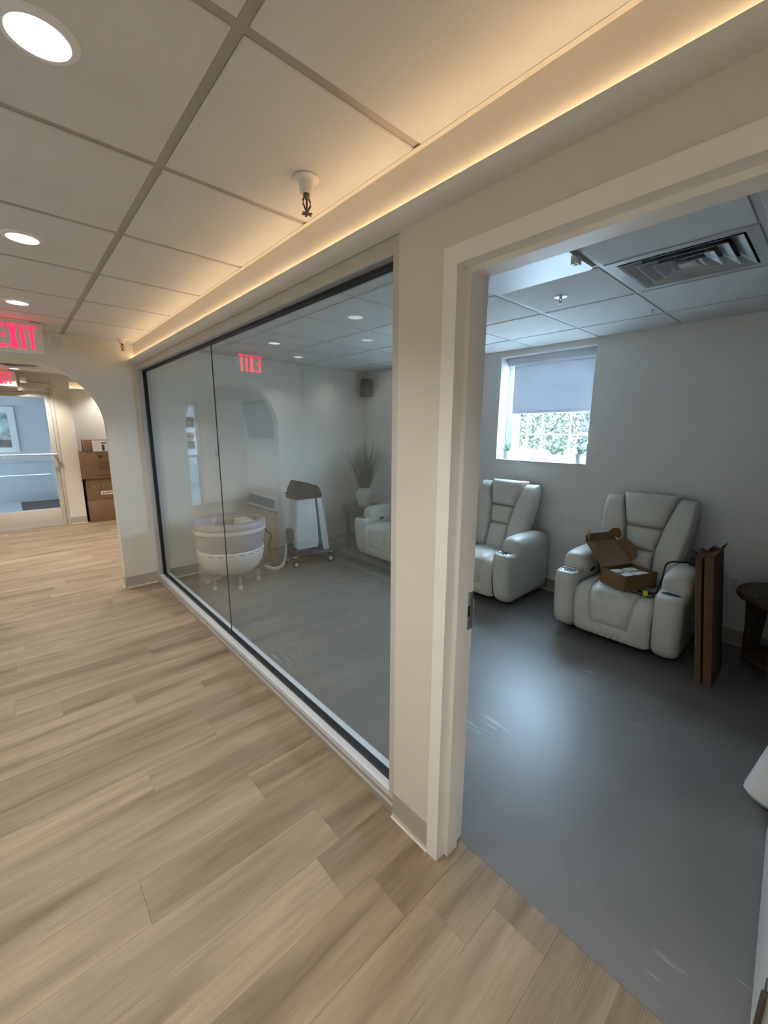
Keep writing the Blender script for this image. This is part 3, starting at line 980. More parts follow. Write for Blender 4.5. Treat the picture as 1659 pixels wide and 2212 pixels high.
def exit_sign(label, loc, head_x, flat_head):
    r = thing('exit_sign', label, 'exit sign', loc, group="red exit signs")
    MB().box(-0.165, 0.160, -0.022, 0.022, -0.235, -0.012).build('housing', M_EXITFACE, r, bevel=0.006, seg=3)
    B(-0.09, 0.09, -0.03, 0.03, -0.012, -0.0005).build('canopy', M_EXITFACE, r, bevel=0.004)
    for mb_ in letters(None, -0.118, 0.236, 0.170, -0.207, -0.0215, 0.002):
        mb_.build('letter', M_RED, r, smooth=False)
    # lamp head
    hx = head_x
    hd = MB()
    hd.loft([[(hx - 0.036, -0.045, -0.175), (hx + 0.040, -0.045, -0.170), (hx + 0.040, -0.045, -0.092), (hx - 0.036, -0.045, -0.092)],
             [(hx - 0.030, 0.0, -0.168), (hx + 0.034, 0.0, -0.163), (hx + 0.034, 0.0, -0.098), (hx - 0.030, 0.0, -0.098)]])
    hdo = hd.build('lamp_head', M_OFFWHITE, r, bevel=0.006, seg=2)
    if flat_head:
        dm = MB()
        for i in range(6):
            for j in range(6):
                x, z = hx - 0.026 + i * 0.0112, -0.163 + j * 0.0125
                dm.lathe([(0.0042, 0), (0.0042, 0.0012)], 6)
                for k in range(12):
                    vx, vy, vz = dm.v[-12 + k]
                    dm.v[-12 + k] = (vx + x, -0.0450 - vz, vy + z)
        dm.build('lens_facets', M_STEEL, hdo, smooth=False)
    B(0.158, hx - 0.028, -0.016, -0.006, -0.150, -0.138).build('arm', M_OFFWHITE, r)
    B(0.158, hx - 0.028, -0.016, -0.006, -0.118, -0.106).build('arm', M_OFFWHITE, r)
    return r


exit_sign("red exit sign hanging from the corridor ceiling before the arch", (0.150, 4.295, ZC), 0.222, True)
exit_sign("red exit sign above the glass entrance door past the arch", (0.055, YD - 0.16, ZV - 0.0), 0.235, False)

# ------------------------------------------------------------------ entrance door (door_2)
d2 = root_struct('door_2', "aluminium framed glass entrance door with side light")
yd0, yd1 = YD + 0.02, YD + 0.075
B(0.590, 0.634, YD - 0.004, YD + 0.12, 0, 2.20).build('frame_side', M_ALUW, d2, bevel=0.002)
B(-0.75, -0.708, YD - 0.004, YD + 0.12, 0, 2.20).build('frame_side', M_ALUW, d2, bevel=0.002)
B(-0.45, -0.405, YD - 0.004, YD + 0.12, 0, 2.16).build('mullion', M_ALUW, d2, bevel=0.002)
B(-0.708, 0.590, YD - 0.004, YD + 0.12, 2.155, 2.20).build('frame_head', M_ALUW, d2, bevel=0.002)
B(-0.708, 0.634, YD - 0.006, YD + 0.12, 0.0, 0.012).build('threshold', M_ALU, d2, bevel=0.002)
for x0, x1, sw in ((-0.40, 0.586, 0.062), (-0.706, -0.452, 0.03)):
    B(x0, x0 + sw, yd0, yd1, 0.014, 2.15).build('stile', M_ALUW, d2, bevel=0.002)
    B(x1 - sw, x1, yd0, yd1, 0.014, 2.15).build('stile', M_ALUW, d2, bevel=0.002)
    B(x0 + sw, x1 - sw, yd0, yd1, 0.014, 0.29 if x0 > -0.5 else 0.09).build('bottom_rail', M_ALUW, d2, bevel=0.002)
    B(x0 + sw, x1 - sw, yd0, yd1, 2.085, 2.15).build('top_rail', M_ALUW, d2, bevel=0.002)
    B(x0 + sw, x1 - sw, YD + 0.044, YD + 0.050, 0.29 if x0 > -0.5 else 0.09, 2.085).build('pane', M_GLASS, d2, smooth=False)
B(-0.706, -0.452, yd0 - 0.012, yd0 + 0.01, 1.05, 1.10).build('side_rail', M_ALUW, d2, bevel=0.002)
bar = MB().tube([(-0.36, YD - 0.06, 1.19), (0.585, YD - 0.06, 1.19)], 0.014, 10)
bar.build('push_bar', M_WHITE, d2)
for x in (-0.34, 0.55):
    B(x - 0.012, x + 0.012, YD - 0.06, YD + 0.022, 1.178, 1.202).build('bar_bracket', M_ALU, d2)
t = thing('door_operator', "long grey door operator box over the entrance door", 'door operator', (0.0, YD - 0.065, 2.185))
B(-0.40, 0.615, 0.0, 0.063, 0.0, 0.115).build('cover', M_ALUW, t, bevel=0.004)
B(0.545, 0.60, -0.001, 0.001, 0.018, 0.024).build('badge', M_BLACK, t, smooth=False)
B(0.18, 0.30, 0.01, 0.05, -0.022, 0.0).build('arm_bracket', M_STEEL, t, bevel=0.003)
B(0.20, 0.27, 0.012, 0.04, -0.034, -0.022).build('arm_pivot', M_BLACK, t, bevel=0.002)

# stickers on the side light
t = thing('door_notice', "dark notice sheet with a wheelchair symbol stuck on the entrance side light", 'notice', (-0.565, YD + 0.043, 1.64))
B(-0.085, 0.085, -0.001, 0.0, 0.0, 0.20).build('sheet', M_CHARCOAL, t, smooth=False)
wc = MB().lathe([(0.022, 0), (0.022, 0.002), (0.015, 0.002), (0.015, 0.0)], 18, cap0=False, cap1=False)
wc.v = [(x - 0.01, -0.0012 - z, y + 0.08) for x, y, z in wc.v]
wc.box(-0.006, 0.004, -0.0025, -0.001, 0.09, 0.135).box(0.004, 0.03, -0.0025, -0.001, 0.09, 0.098).box(0.026, 0.034, -0.0025, -0.001, 0.055, 0.092)
wc.build('symbol', M_LABEL, t, smooth=False)
t = thing('door_notice', "round yellow sticker on the entrance side light", 'notice', (-0.565, YD + 0.043, 1.47))
mb = MB().lathe([(0.075, 0), (0.075, 0.001)], 28)
mb.v = [(x, -z, y) for x, y, z in mb.v]
mb.build('disc', mat("mustard_sticker", (0.52, 0.42, 0.16), 0.6), t, smooth=False)
B(-0.07, 0.07, -0.002, -0.001, -0.018, 0.012).build('band', M_CHARCOAL, t, smooth=False)
t = thing('door_notice', "grey hours sheet at the bottom of the entrance side light stickers", 'notice', (-0.565, YD + 0.043, 1.22))
B(-0.07, 0.07, -0.001, 0.0, 0.0, 0.16).build('sheet', M_CHARCOAL, t, smooth=False)

# entrance hall things that show in the glass reflection
t = thing('television', "dark flat television tilted from the entrance hall side wall", 'television', (-1.665, 7.55, 1.45))
mb = MB().box(0.0, 0.04, -0.62, 0.62, 0.0, 0.70)
mb.xform(Matrix.Translation((0.08, 0, 0)) @ Matrix.Rotation(R(10), 4, 'Y'))
mb.build('screen', M_SCREEN, t, bevel=0.004)
B(0.0, 0.12, -0.1, 0.1, 0.25, 0.45).build('bracket', M_BLACK, t)
t = thing('wall_keypad', "small grey keypad on the entrance wall", 'keypad', (-1.05, YD, 1.12))
B(-0.04, 0.04, -0.03, 0, -0.07, 0.07).build('body', M_CHARCOAL, t, bevel=0.006)
B(-0.03, 0.03, -0.033, -0.029, 0.0, 0.055).build('display', M_STEEL, t, bevel=0.001)
t = thing('baseboard_heater', "low white baseboard heater with a dark grille", 'heater', (-1.68, 7.9, 0.0))
MB().prism([(0.0, 0.02), (0.09, 0.02), (0.09, 0.06), (0.05, 0.26), (0.0, 0.26)], 'y', -0.6, 0.62).build('casing', M_WHITE, t, bevel=0.003)
MB().prism([(0.0895, 0.07), (0.096, 0.07), (0.058, 0.24), (0.052, 0.24)], 'y', -0.57, 0.59).build('grille', M_CHARCOAL, t)

# lobby: picture, mat, maroon post
t = thing('framed_picture', "large white framed landscape on the lobby wall through the entrance door", 'picture', (-0.42, 12.1, 1.56))
B(-0.60, 0.60, -0.035, 0.0, -0.46, 0.50).build('frame', M_WHITE, t, bevel=0.006)
B(-0.47, 0.48, -0.040, -0.034, -0.36, 0.38).build('print', M_ARTA, t, smooth=False)
B(-0.47, 0.48, -0.043, -0.039, -0.36, -0.20).build('foreground', M_ARTB, t, smooth=False)
o = MB().loft([rrect(0.05, 0.75, 10.75, 11.95, 0.02, -0.002), rrect(0.055, 0.745, 10.755, 11.945, 0.02, 0.010)]).build('entrance_mat', M_MAT, None)
tag(o, "dark entrance mat on the lobby floor behind the glass door", 'mat')
t = thing('notice_stand', "dark maroon notice stand at the lobby side behind the door", 'stand', (0.70, 10.6, 0.0))
B(-0.03, 0.03, -0.35, 0.35, 0.92, 1.53).build('board', M_MAROON, t, bevel=0.004)
B(-0.02, 0.02, -0.02, 0.02, 0.0, 0.95).build('post', M_CHARCOAL, t)
MB().lathe([(0.08, 0.0), (0.08, 0.012), (0.02, 0.02)], 20).build('foot', M_CHARCOAL, t)


# ------------------------------------------------------------------ recliners
def smooth01(t_):
    t_ = max(0.0, min(1.0, t_))
    return t_ * t_ * (3 - 2 * t_)


def lerp_tab(tab, v):
    if v <= tab[0][0]:
        return tab[0][1]
    for (a, fa), (b_, fb) in zip(tab[:-1], tab[1:]):
        if v <= b_:
            k = (v - a) / (b_ - a)
            return fa + (fb - fa) * k
    return tab[-1][1]


HWID = 0.405


def make_recliner():
    r = thing('recliner', "", 'recliner', group="ivory leather recliners")
    OY = -0.40                                  # front face at local y = -0.40
    # dark recessed base
    B(-0.30, 0.30, OY + 0.24, 0.30, 0.0, 0.09).build('base', M_BLACK, r, bevel=0.005)
    # arms
    for s in (-1, 1):
        rings = []
        xo, xi = s * HWID, s * 0.245
        for z, ins, y0 in ((0.045, 0.045, 0.10), (0.055, 0.022, 0.075), (0.075, 0.008, 0.055), (0.11, 0.0, 0.040), (0.20, -0.002, 0.018), (0.32, -0.002, 0.004),
                           (0.44, 0.0, 0.0), (0.490, 0.001, 0.0), (0.504, 0.006, 0.003), (0.512, 0.016, 0.010), (0.514, 0.035, 0.02)):
            a, b_ = sorted((xo - s * ins, xi + s * min(ins, 0.01)))
            rad = max(0.02, 0.066 - max(ins, 0) * 0.6)
            rings.append(rrect(a, b_, OY + y0 + max(ins, 0), 0.40 - max(ins, 0), rad, z, 6))
        arm = MB().loft(rings).build('arm', M_LEATHER, r, angle=60)
        # padded top, dome section
        rings = []
        cxm, hw = s * 0.325, 0.086
        for yy, k, zt in ((0.165, 0.55, 0.590), (0.172, 0.78, 0.610), (0.19, 0.93, 0.626), (0.225, 1.0, 0.640), (0.35, 1.0, 0.646), (0.55, 1.0, 0.642), (0.68, 1.0, 0.630), (0.72, 0.94, 0.62), (0.735, 0.7, 0.60)):
            ring = []
            for i in range(17):
                a = math.pi * i / 16
                ca, sa = math.cos(a), math.sin(a)
                px = cxm + hw * k * math.copysign(abs(ca) ** 0.62, ca)
                pz = 0.512 + (zt - 0.512) * sa ** 0.62
                ring.append((px, OY + yy, pz))
            ring += [(cxm - hw * k, OY + yy, 0.495), (cxm + hw * k, OY + yy, 0.495)]
            rings.append(ring)
        MB().loft(rings).build('arm_pad', M_LEATHER, arm, angle=70)
        # cup holder
        cy_ = OY + 0.092
        MB().lathe([(0.043, 0.5115), (0.045, 0.5165), (0.040, 0.5185), (0.036, 0.516), (0.035, 0.507)], 28, (s * 0.325, cy_, 0), cap0=False, cap1=False, sx=1.28, sy=0.9).build('cup_ring', M_CHROME, arm)
        MB().lathe([(0.002, 0.5148), (0.036, 0.5148)], 28, (s * 0.325, cy_, 0), cap0=False, cap1=False, sx=1.28, sy=0.9).build('cup_well', M_CHARCOAL, arm)
        if s < 0:
            B(-0.2455, -0.236, OY + 0.30, OY + 0.37, 0.474, 0.506).build('control_panel', M_BLACK, arm, bevel=0.002)
    # seat and foot panel in one upholstered sweep
    prof_ = [(0.075, 0.060), (0.050, 0.105), (0.030, 0.180), (0.018, 0.250), (0.014, 0.320), (0.020, 0.370), (0.045, 0.416), (0.085, 0.438),
             (0.150, 0.447), (0.26, 0.442), (0.38, 0.434), (0.50, 0.428)]
    cum = [0.0]
    for (a, b_), (c_, d_) in zip(prof_[:-1], prof_[1:]):
        cum.append(cum[-1] + math.hypot(c_ - a, d_ - b_))
    tot = cum[-1]
    ty = [(c_, p[0]) for c_, p in zip(cum, prof_)]
    tz = [(c_, p[1]) for c_, p in zip(cum, prof_)]

    def sm(tab, v):
        return (lerp_tab(tab, v - 0.012) + 2 * lerp_tab(tab, v) + lerp_tab(tab, v + 0.012)) / 4

    def seat_pt(u, v):
        x = -0.247 + 0.494 * u
        s_ = v * tot
        yy, zz = sm(ty, s_), sm(tz, s_)
        dy, dz = sm(ty, s_ + 0.004) - sm(ty, s_ - 0.004), sm(tz, s_ + 0.004) - sm(tz, s_ - 0.004)
        l = math.hypot(dy, dz) or 1
        ny, nz = -dz / l, dy / l
        # seams of the raised centre panel: wider at the top, closed low on the front
        hw = lerp_tab([(0.0, 0.10), (0.13, 0.115), (0.30, 0.135), (0.42, 0.150), (0.9, 0.165)], s_)
        low = 0.125
        dseam = abs(abs(x) - hw) if s_ > low else math.hypot(max(0, abs(x) - hw), s_ - low)
        inside = abs(x) < hw and s_ > low
        if inside:
            dseam = min(dseam, s_ - low)
        elif s_ <= low and abs(x) < hw:
            dseam = low - s_
        d = -0.016 * math.exp(-(dseam / 0.0055) ** 2)
        if inside:
            d += 0.014 * smooth01(dseam / 0.05)
        else:
            d += 0.010 * smooth01(dseam / 0.06)
        ex = abs(x) / 0.247
        d -= 0.030 * ex ** 14
        if s_ <= low and abs(x) < 0.15:
            d += 0.0035 * math.sin(x * 150 + 2.2 * math.sin(s_ * 70)) * smooth01((0.15 - abs(x)) / 0.06) * smooth01(s_ / 0.05)
        if v < 0.02:
            d -= 0.02
        return (x, OY + yy + ny * d, zz + nz * d)
    MB().grid(seat_pt, 110, 110).build('seat', M_LEATHER, r, angle=180)
    # back: shell and upholstered panels

    def back_pt(x, h, off):
        yy = 0.475 + 0.185 * h + 0.02 * h * h
        zz = 0.415 + 0.665 * h
        return Vector((x, OY + yy - 0.955 * off, zz + 0.27 * off))
    outer = [(0.0, 0.232), (0.25, 0.262), (0.45, 0.285), (0.7, 0.300), (0.95, 0.298), (1.1, 0.29)]
    inner = [(0.0, 0.108), (0.38, 0.098), (0.64, 0.122), (1.04, 0.192)]
    rings = []
    for h in (-0.1, 0.1, 0.3, 0.5, 0.7, 0.9, 0.96, 0.985):
        w_ = lerp_tab(outer, h) - (0.004 if h < 0.95 else 0.012 if h < 0.97 else 0.03)
        f0 = back_pt(0, h, -0.022)
        f1 = back_pt(0, h, -0.14)
        rad = 0.035
        y0, y1 = f0.y, min(f1.y, 0.40)
        rings.append([(p[0], p[1], f0.z - 0.02 * 0 + (0.0)) for p in rrect(-w_, w_, y0, y1, min(rad, (y1 - y0) * 0.45), 0, 5)])
    MB().loft(rings).build('back_shell', M_LEATHER, r, angle=60)

    def pad(name, xl, xr, h0, h1, th, nu=26, nv=26, pw=7.0, lift=0.0):
        def fn(u, v):
            h = h0 + (h1 - h0) * v
            a, b_ = xl(h), xr(h)
            x = a + (b_ - a) * u
            s_, t_ = 2 * u - 1, 2 * v - 1
            k = max(0.0, (1 - abs(s_) ** pw) * (1 - abs(t_) ** pw)) ** 0.5
            return back_pt(x, h, -0.030 + lift + (th + 0.022) * k)
        MB().grid(fn, nu, nv).build(name, M_LEATHER, r, angle=180)
    fi = lambda h: lerp_tab(inner, h)
    fo = lambda h: lerp_tab(outer, h)
    pad('lower_back', lambda h: -fi(h), fi, -0.02, 0.385, 0.050)
    pad('middle_back', lambda h: -fi(h), fi, 0.385, 0.645, 0.046)
    pad('headrest', lambda h: -fi(h), fi, 0.645, 1.035, 0.068)
    pad('wing', lambda h: -fo(h), lambda h: -fi(h), -0.02, 1.0, 0.060, nu=24, nv=48, pw=8)
    pad('wing', fi, fo, -0.02, 1.0, 0.060, nu=24, nv=48, pw=8)
    return r


rec = make_recliner()
rec.location = (3.475, 0.957, 0)
rec.scale = (1.06, 1, 1)
rec.rotation_euler = (0, 0, R(-90))
rec['label'] = "ivory leather recliner holding an open cardboard box"
for loc, rz, lab in (((3.478, 2.225, 0), -90, "ivory leather recliner below the window"),
                     ((3.50, 3.570, 0), -90, "ivory leather recliner partly seen through the glass beside the vase table")):
    o = copy_tree(rec)
    o.location = loc
    o.rotation_euler = (0, 0, R(rz))
    o['label'] = lab

o = MB().lathe([(0.02, 0.0), (0.055, 0.002), (0.070, 0.014), (0.074, 0.035), (0.074, 0.62), (0.060, 0.64), (0.01, 0.645)], 28).build('bolster_roll', M_DOORLEAF, None)
o.location = (2.190, 0.004, 0.036)
o.rotation_mode = 'QUATERNION'
o.rotation_quaternion = Vector((0, 0, 1)).rotation_difference(Vector((0.34, -0.24, 0.9)).normalized())
tag(o, "pale round bolster roll leaning behind the open door leaf", 'bolster')

# ------------------------------------------------------------------ things on and beside the recliner
cA = Vector((3.118, 0.893)); ang = math.atan2(-0.135, 0.289)
bx = thing('cardboard_box', "open brown cardboard box with foam inserts on the recliner seat", 'box', (cA.x + 0.012, cA.y - 0.004, 0.462), ang)
bw, bd, bh, tk = 0.300, 0.215, 0.115, 0.004
# local x along the long side (away from the viewer), y to the other side
mb = MB()
mb.box(0, bw, 0, bd, 0, tk).box(0, bw, 0, tk, tk, bh).box(0, bw, bd - tk, bd, tk, bh).box(0, tk, tk, bd - tk, tk, bh).box(bw - tk, bw, tk, bd - tk, tk, bh)
mb.build('tray', M_CARD, bx, smooth=False)
fm = MB().box(tk, bw - tk, tk, bd - tk, tk, bh - 0.030)
fmo = fm.build('foam', M_FOAM, bx, smooth=False)
for x0, x1, y0, y1 in ((0.02, 0.12, 0.03, 0.09), (0.15, 0.275, 0.03, 0.09), (0.03, 0.13, 0.12, 0.19), (0.16, 0.27, 0.12, 0.19)):
    MB().loft([rrect(x0, x1, y0, y1, 0.015, bh - 0.031), rrect(x0 + 0.006, x1 - 0.006, y0 + 0.006, y1 - 0.006, 0.012, bh - 0.016)]).build('insert', M_LABEL, fmo)
# lid hinged on the y = bd edge, leaning back
lid = bpy.data.objects.new('lid', None)
lidm = MB().box(0, bw, 0, 0.235, 0, tk).mesh('lid', M_CARDIN, smooth=False)
bpy.data.objects.remove(lid)
lid = obj('lid', lidm, bx, (0, bd - 0.002, bh))
lid.rotation_euler = (R(40), 0, 0)


def flap(name, pts, loc, rot):
    n_ = len(pts)
    mb_ = MB().prism(pts, 'z', 0, 0.003)
    f_ = mb_.build(name, M_CARD, lid, smooth=False)
    f_.location = loc
    f_.rotation_euler = rot
    return f_


half = [(0, 0)] + [(0.0 + 0.085 * math.sin(a) ** 0.6, 0.20 * (1 - math.cos(a)) / 2) for a in [math.pi * k / 10 for k in range(1, 10)]] + [(0, 0.20)]
flap('side_flap', half, (bw, 0.02, 0.0), (0, R(-65), 0))
flap('side_flap', [(-x, y) for x, y in half][::-1], (0, 0.02, 0.0), (0, R(75), 0))
ear = [(0.0, 0.0), (0.30, 0.0), (0.29, 0.045), (0.26, 0.065), (0.04, 0.065), (0.01, 0.045)]
flap('tuck_flap', ear, (0.0, 0.235, 0.0), (R(22), 0, 0))
disc_ = [(0.05 * math.cos(a), 0.07 * math.sin(a)) for a in [math.pi * k / 10 for k in range(11)]]
flap('ear_flap', disc_, (0.03, 0.27, 0.02), (R(70), 0, R(60)))
flap('ear_flap', disc_, (bw - 0.02, 0.26, 0.02), (R(60), 0, R(-40)))

t = thing('power_adapter', "black power adapter cord with a yellow tag lying on the recliner", 'adapter', (3.20, 0.725, 0.464))
pts = [(-0.035, 0.13, 0.002), (-0.045, 0.06, 0.002), (-0.05, 0.0, 0.003), (-0.03, -0.008, 0.003), (0.0, 0.0, 0.004), (-0.01, 0.05, 0.006), (0.0, 0.10, 0.008), (0.02, 0.02, 0.010),
       (0.05, -0.004, 0.012), (0.11, -0.006, 0.05), (0.16, -0.006, 0.11), (0.21, -0.004, 0.18), (0.255, -0.03, 0.200), (0.29, -0.08, 0.200), (0.33, -0.12, 0.202)]


def smooth_path(p, n=6):
    p = [Vector(q) for q in p]
    out = []
    for i in range(len(p) - 1):
        p0, p1, p2, p3 = p[max(i - 1, 0)], p[i], p[i + 1], p[min(i + 2, len(p) - 1)]
        for k in range(n):
            t_ = k / n
            out.append(0.5 * ((2 * p1) + (-p0 + p2) * t_ + (2 * p0 - 5 * p1 + 4 * p2 - p3) * t_ ** 2 + (-p0 + 3 * p1 - 3 * p2 + p3) * t_ ** 3))
    out.append(p[-1])
    return out


MB().tube(smooth_path(pts), 0.0055, 8).build('cable', M_BLACK, t)
ad = MB().box(-0.03, 0.05, -0.035, 0.035, 0.0, 0.045).build('adapter', M_BLACK, t, bevel=0.006)
ad.location = (0.33, -0.15, 0.186)
yt = MB().box(-0.002, 0.0, -0.015, 0.015, 0.0, 0.042).build('tag', M_YELLOW, t, smooth=False)
yt.location = (-0.052, 0.035, 0.002)
yt.rotation_euler = (0, R(-14), R(4))


def carton_flat(label, loc, tilt, w_, d_, h_):
    r = thing('flat_carton', label, 'carton', loc, group="tall flat cartons leaning on the recliner")
    body = MB().box(0, d_, -w_ / 2, w_ / 2, 0, h_).build('body', M_CARD3, r, bevel=0.0015)
    fl = MB()
    fl.add([(0.0, w_ / 2, h_), (d_ * 0.45, w_ / 2, h_), (d_ * 0.40, w_ / 2 + 0.04, h_ + 0.028), (0.02, w_ / 2 + 0.035, h_ + 0.02)], [(0, 1, 2, 3)])
    fl.add([(0.0, -w_ / 2, h_), (0.0, w_ / 2, h_), (-0.03, w_ / 2 - 0.006, h_ + 0.022), (-0.025, -w_ / 2 + 0.004, h_ + 0.03)], [(0, 1, 2, 3)])
    fl.add([(d_ * 0.5, -w_ / 2, h_), (d_, -w_ / 2, h_), (d_, -w_ / 2 - 0.02, h_ + 0.035), (d_ * 0.55, -w_ / 2 - 0.012, h_ + 0.04)], [(0, 1, 2, 3)])
    f_ = fl.build('flap', M_CARD3, r, smooth=False)
    so = f_.modifiers.new('thickness', 'SOLIDIFY'); so.thickness = 0.003
    for zc in (0.22, 0.52, 0.72):
        B(-0.0008, 0.0, -w_ * 0.12, w_ * 0.14, zc - 0.026, zc + 0.026).build('print', M_DIMINK, r, smooth=False)
    r.rotation_euler = (R(tilt), 0, 0)
    return r


carton_flat("slim tall cardboard carton leaning beside the recliner arm", (3.085, 0.396, 0.004), -6.6, 0.032, 0.30, 0.815)
carton_flat("wider tall cardboard carton next to the slim one", (3.08, 0.346, 0.006), -6.4, 0.044, 0.33, 0.835)

# ------------------------------------------------------------------ wooden side tables, vases with grass


def make_table(m):
    r = thing('side_table', "", 'side table', group="round walnut side tables")
    MB().lathe([(0.28, 0.512), (0.300, 0.520), (0.305, 0.535), (0.300, 0.552), (0.285, 0.556), (0.01, 0.556)], 44).build('table_top', m, r, angle=30)
    for k in range(3):
        a0 = R(120 * k + 35)
        mb_ = MB()
        rings = []
        for z, rr0, hwd in ((0.0, 0.235, 0.20), (0.26, 0.238, 0.25), (0.515, 0.252, 0.34)):
            ring = []
            for i in range(7):
                a = a0 + hwd * (2 * i / 6 - 1)
                ring.append((rr0 * 1.07 * math.cos(a), rr0 * 1.07 * math.sin(a), z))
            for i in range(6, -1, -1):
                a = a0 + hwd * (2 * i / 6 - 1)
                ring.append((rr0 * 0.92 * math.cos(a), rr0 * 0.92 * math.sin(a), z))
            rings.append(ring)
        mb_.loft(rings).build('leg', m, r, angle=30)
    MB().lathe([(0.215, 0.10), (0.215, 0.125), (0.01, 0.125)], 32).build('shelf', m, r, angle=30)
    return r


ta = make_table(M_DARKWOOD)
ta.location = (3.56, 4.33, 0)
ta['label'] = "round dark wood side table in the far corner under the vase"
tb = make_table(M_BROWNWOOD)
tb.location = (3.57, 0.03, 0)
tb.rotation_euler = (0, 0, R(20))
tb['label'] = "round brown wood side table beside the tall cartons"


def make_grass(label, loc, seed):
    r = thing('vase_with_grass', label, 'vase', loc, group="ribbed white vases with tall grass")
    pr = [(0.070, 0.0), (0.082, 0.006)]
    z = 0.006
    for k in range(30):
        zz = 0.01 + k * 0.0085
        body = lerp_tab([(0.0, 0.088), (0.07, 0.096), (0.12, 0.112), (0.18, 0.126), (0.215, 0.112), (0.235, 0.086), (0.25, 0.076), (0.27, 0.080)], zz)
        pr.append((body + (0.0022 if k % 2 else -0.001), zz))
    pr += [(0.074, 0.262), (0.066, 0.250), (0.002, 0.245)]
    v_ = MB().lathe(pr, 36).build('vase', M_CERAMIC, r, angle=50)
    rg = random.Random(seed)
    mb_ = MB()
    for k in range(330):
        a = rg.uniform(0, 2 * math.pi)
        sp_ = rg.random() ** 0.65
        L_ = rg.uniform(0.45, 0.74) * (1.0 - 0.10 * sp_)
        lean = sp_ * 0.40 + rg.uniform(-0.03, 0.03)
        b0 = Vector((math.cos(a), math.sin(a), 0)) * 0.045 * sp_ * 1.2
        d = Vector((math.cos(a) * math.sin(lean), math.sin(a) * math.sin(lean), math.cos(lean)))
        side = Vector((-math.sin(a + 0.6), math.cos(a + 0.6), 0))
        wv = rg.uniform(0.0018, 0.0034)
        curve = Vector((math.cos(a), math.sin(a), 0)) * rg.uniform(0.0, 0.03) * sp_
        pts_ = []
        for i in range(5):
            q = i / 4
            p = b0 + Vector((0, 0, 0.22)) + d * L_ * q + curve * q * q - Vector((0, 0, 0.03)) * q * q * sp_
            w_ = wv * (1 - q) ** 0.6 + 0.0003
            pts_ += [p - side * w_, p + side * w_]
        mb_.add(pts_, [(2 * i, 2 * i + 1, 2 * i + 3, 2 * i + 2) for i in range(4)])
    g_ = mb_.build('blades', M_GRASS, r, smooth=False)
    g_['kind'] = 'stuff'
    return r


make_grass("ribbed white vase of tall dark grass on the far corner table", (3.565, 4.325, 0.556), 5)
make_grass("white vase of tall grass on the brown table beside the cartons", (3.565, -0.075, 0.556), 9)

# crumpled clear bag on the brown table
rg = random.Random(4)
mb = MB()


def bag_pt(u, v):
    x, yy = (u - 0.5) * 0.20, (v - 0.5) * 0.17
    e = (1 - abs(2 * u - 1) ** 3) * (1 - abs(2 * v - 1) ** 3)
    h = 0.006 + 0.045 * e * (0.6 + 0.4 * math.sin(9 * u + 4 * v) * math.cos(11 * v - 5 * u))
    return (x + 0.01 * math.sin(14 * v), yy + 0.01 * math.sin(13 * u), h)


o = mb.grid(bag_pt, 18, 16).build('plastic_bag', M_BAG, None, smooth=False)
o.location = (3.44, 0.165, 0.557)
tag(o, "crumpled clear plastic bag on the brown side table", 'bag')

t = thing('wall_outlet', "white wall outlet plate between recliner and brown table", 'outlet', (XWIN, 0.385, 0.48))
B(-0.006, 0, -0.036, 0.036, -0.058, 0.058).build('plate', M_WHITE, t, bevel=0.002)
for z in (-0.022, 0.022):
    B(-0.008, -0.005, -0.016, 0.016, z - 0.014, z + 0.014).build('socket', M_OFFWHITE, t, bevel=0.002)

# ------------------------------------------------------------------ sill plants


def make_plant(label, loc, seed):
    r = thing('potted_plant', label, 'plant', loc, group="small potted plants on the window sill")
    MB().lathe([(0.028, 0.0), (0.031, 0.003), (0.043, 0.080), (0.045, 0.086), (0.042, 0.086), (0.040, 0.072), (0.002, 0.070)], 28).build('pot', M_WHITE, r)
    rg_ = random.Random(seed)
    st_, lf_ = MB(), MB()
    for k in range(34):
        a = rg_.uniform(0, 2 * math.pi)
        ln = rg_.uniform(0.05, 0.105)
        le = rg_.uniform(0.05, 0.95)
        b0 = Vector((math.cos(a), math.sin(a), 0)) * 0.02 * rg_.random() + Vector((0, 0, 0.068))
        d = Vector((math.cos(a) * math.sin(le), math.sin(a) * math.sin(le), math.cos(le)))
        st_.tube([b0, b0 + d * ln * 0.5 + Vector((0, 0, 0.005)), b0 + d * ln], 0.0011, 4)
        for j in range(11):
            q = 0.25 + 0.75 * j / 10
            p = b0 + d * ln * q
            a2 = rg_.uniform(0, 2 * math.pi)
            u_ = Vector((math.cos(a2), math.sin(a2), rg_.uniform(-0.3, 0.8))).normalized()
            v_ = u_.cross(Vector((rg_.random(), rg_.random(), rg_.random()))).normalized()
            s_ = rg_.uniform(0.006, 0.011)
            lf_.add([p, p + u_ * s_ * 0.5 + v_ * s_ * 0.4, p + u_ * s_ * 1.2, p + u_ * s_ * 0.5 - v_ * s_ * 0.4], [(0, 1, 2, 3)])
    st_.build('stems', M_LEAF, r)
    f_ = lf_.build('foliage', M_LEAF, r, smooth=False)
    f_['kind'] = 'stuff'
    return r


make_plant("small sage green plant in a white pot at the far end of the sill", (3.985, 2.405, WZ0 + 0.006), 1)
make_plant("bushy green plant in a white pot at the near end of the sill", (3.965, 1.640, WZ0 + 0.006), 2)

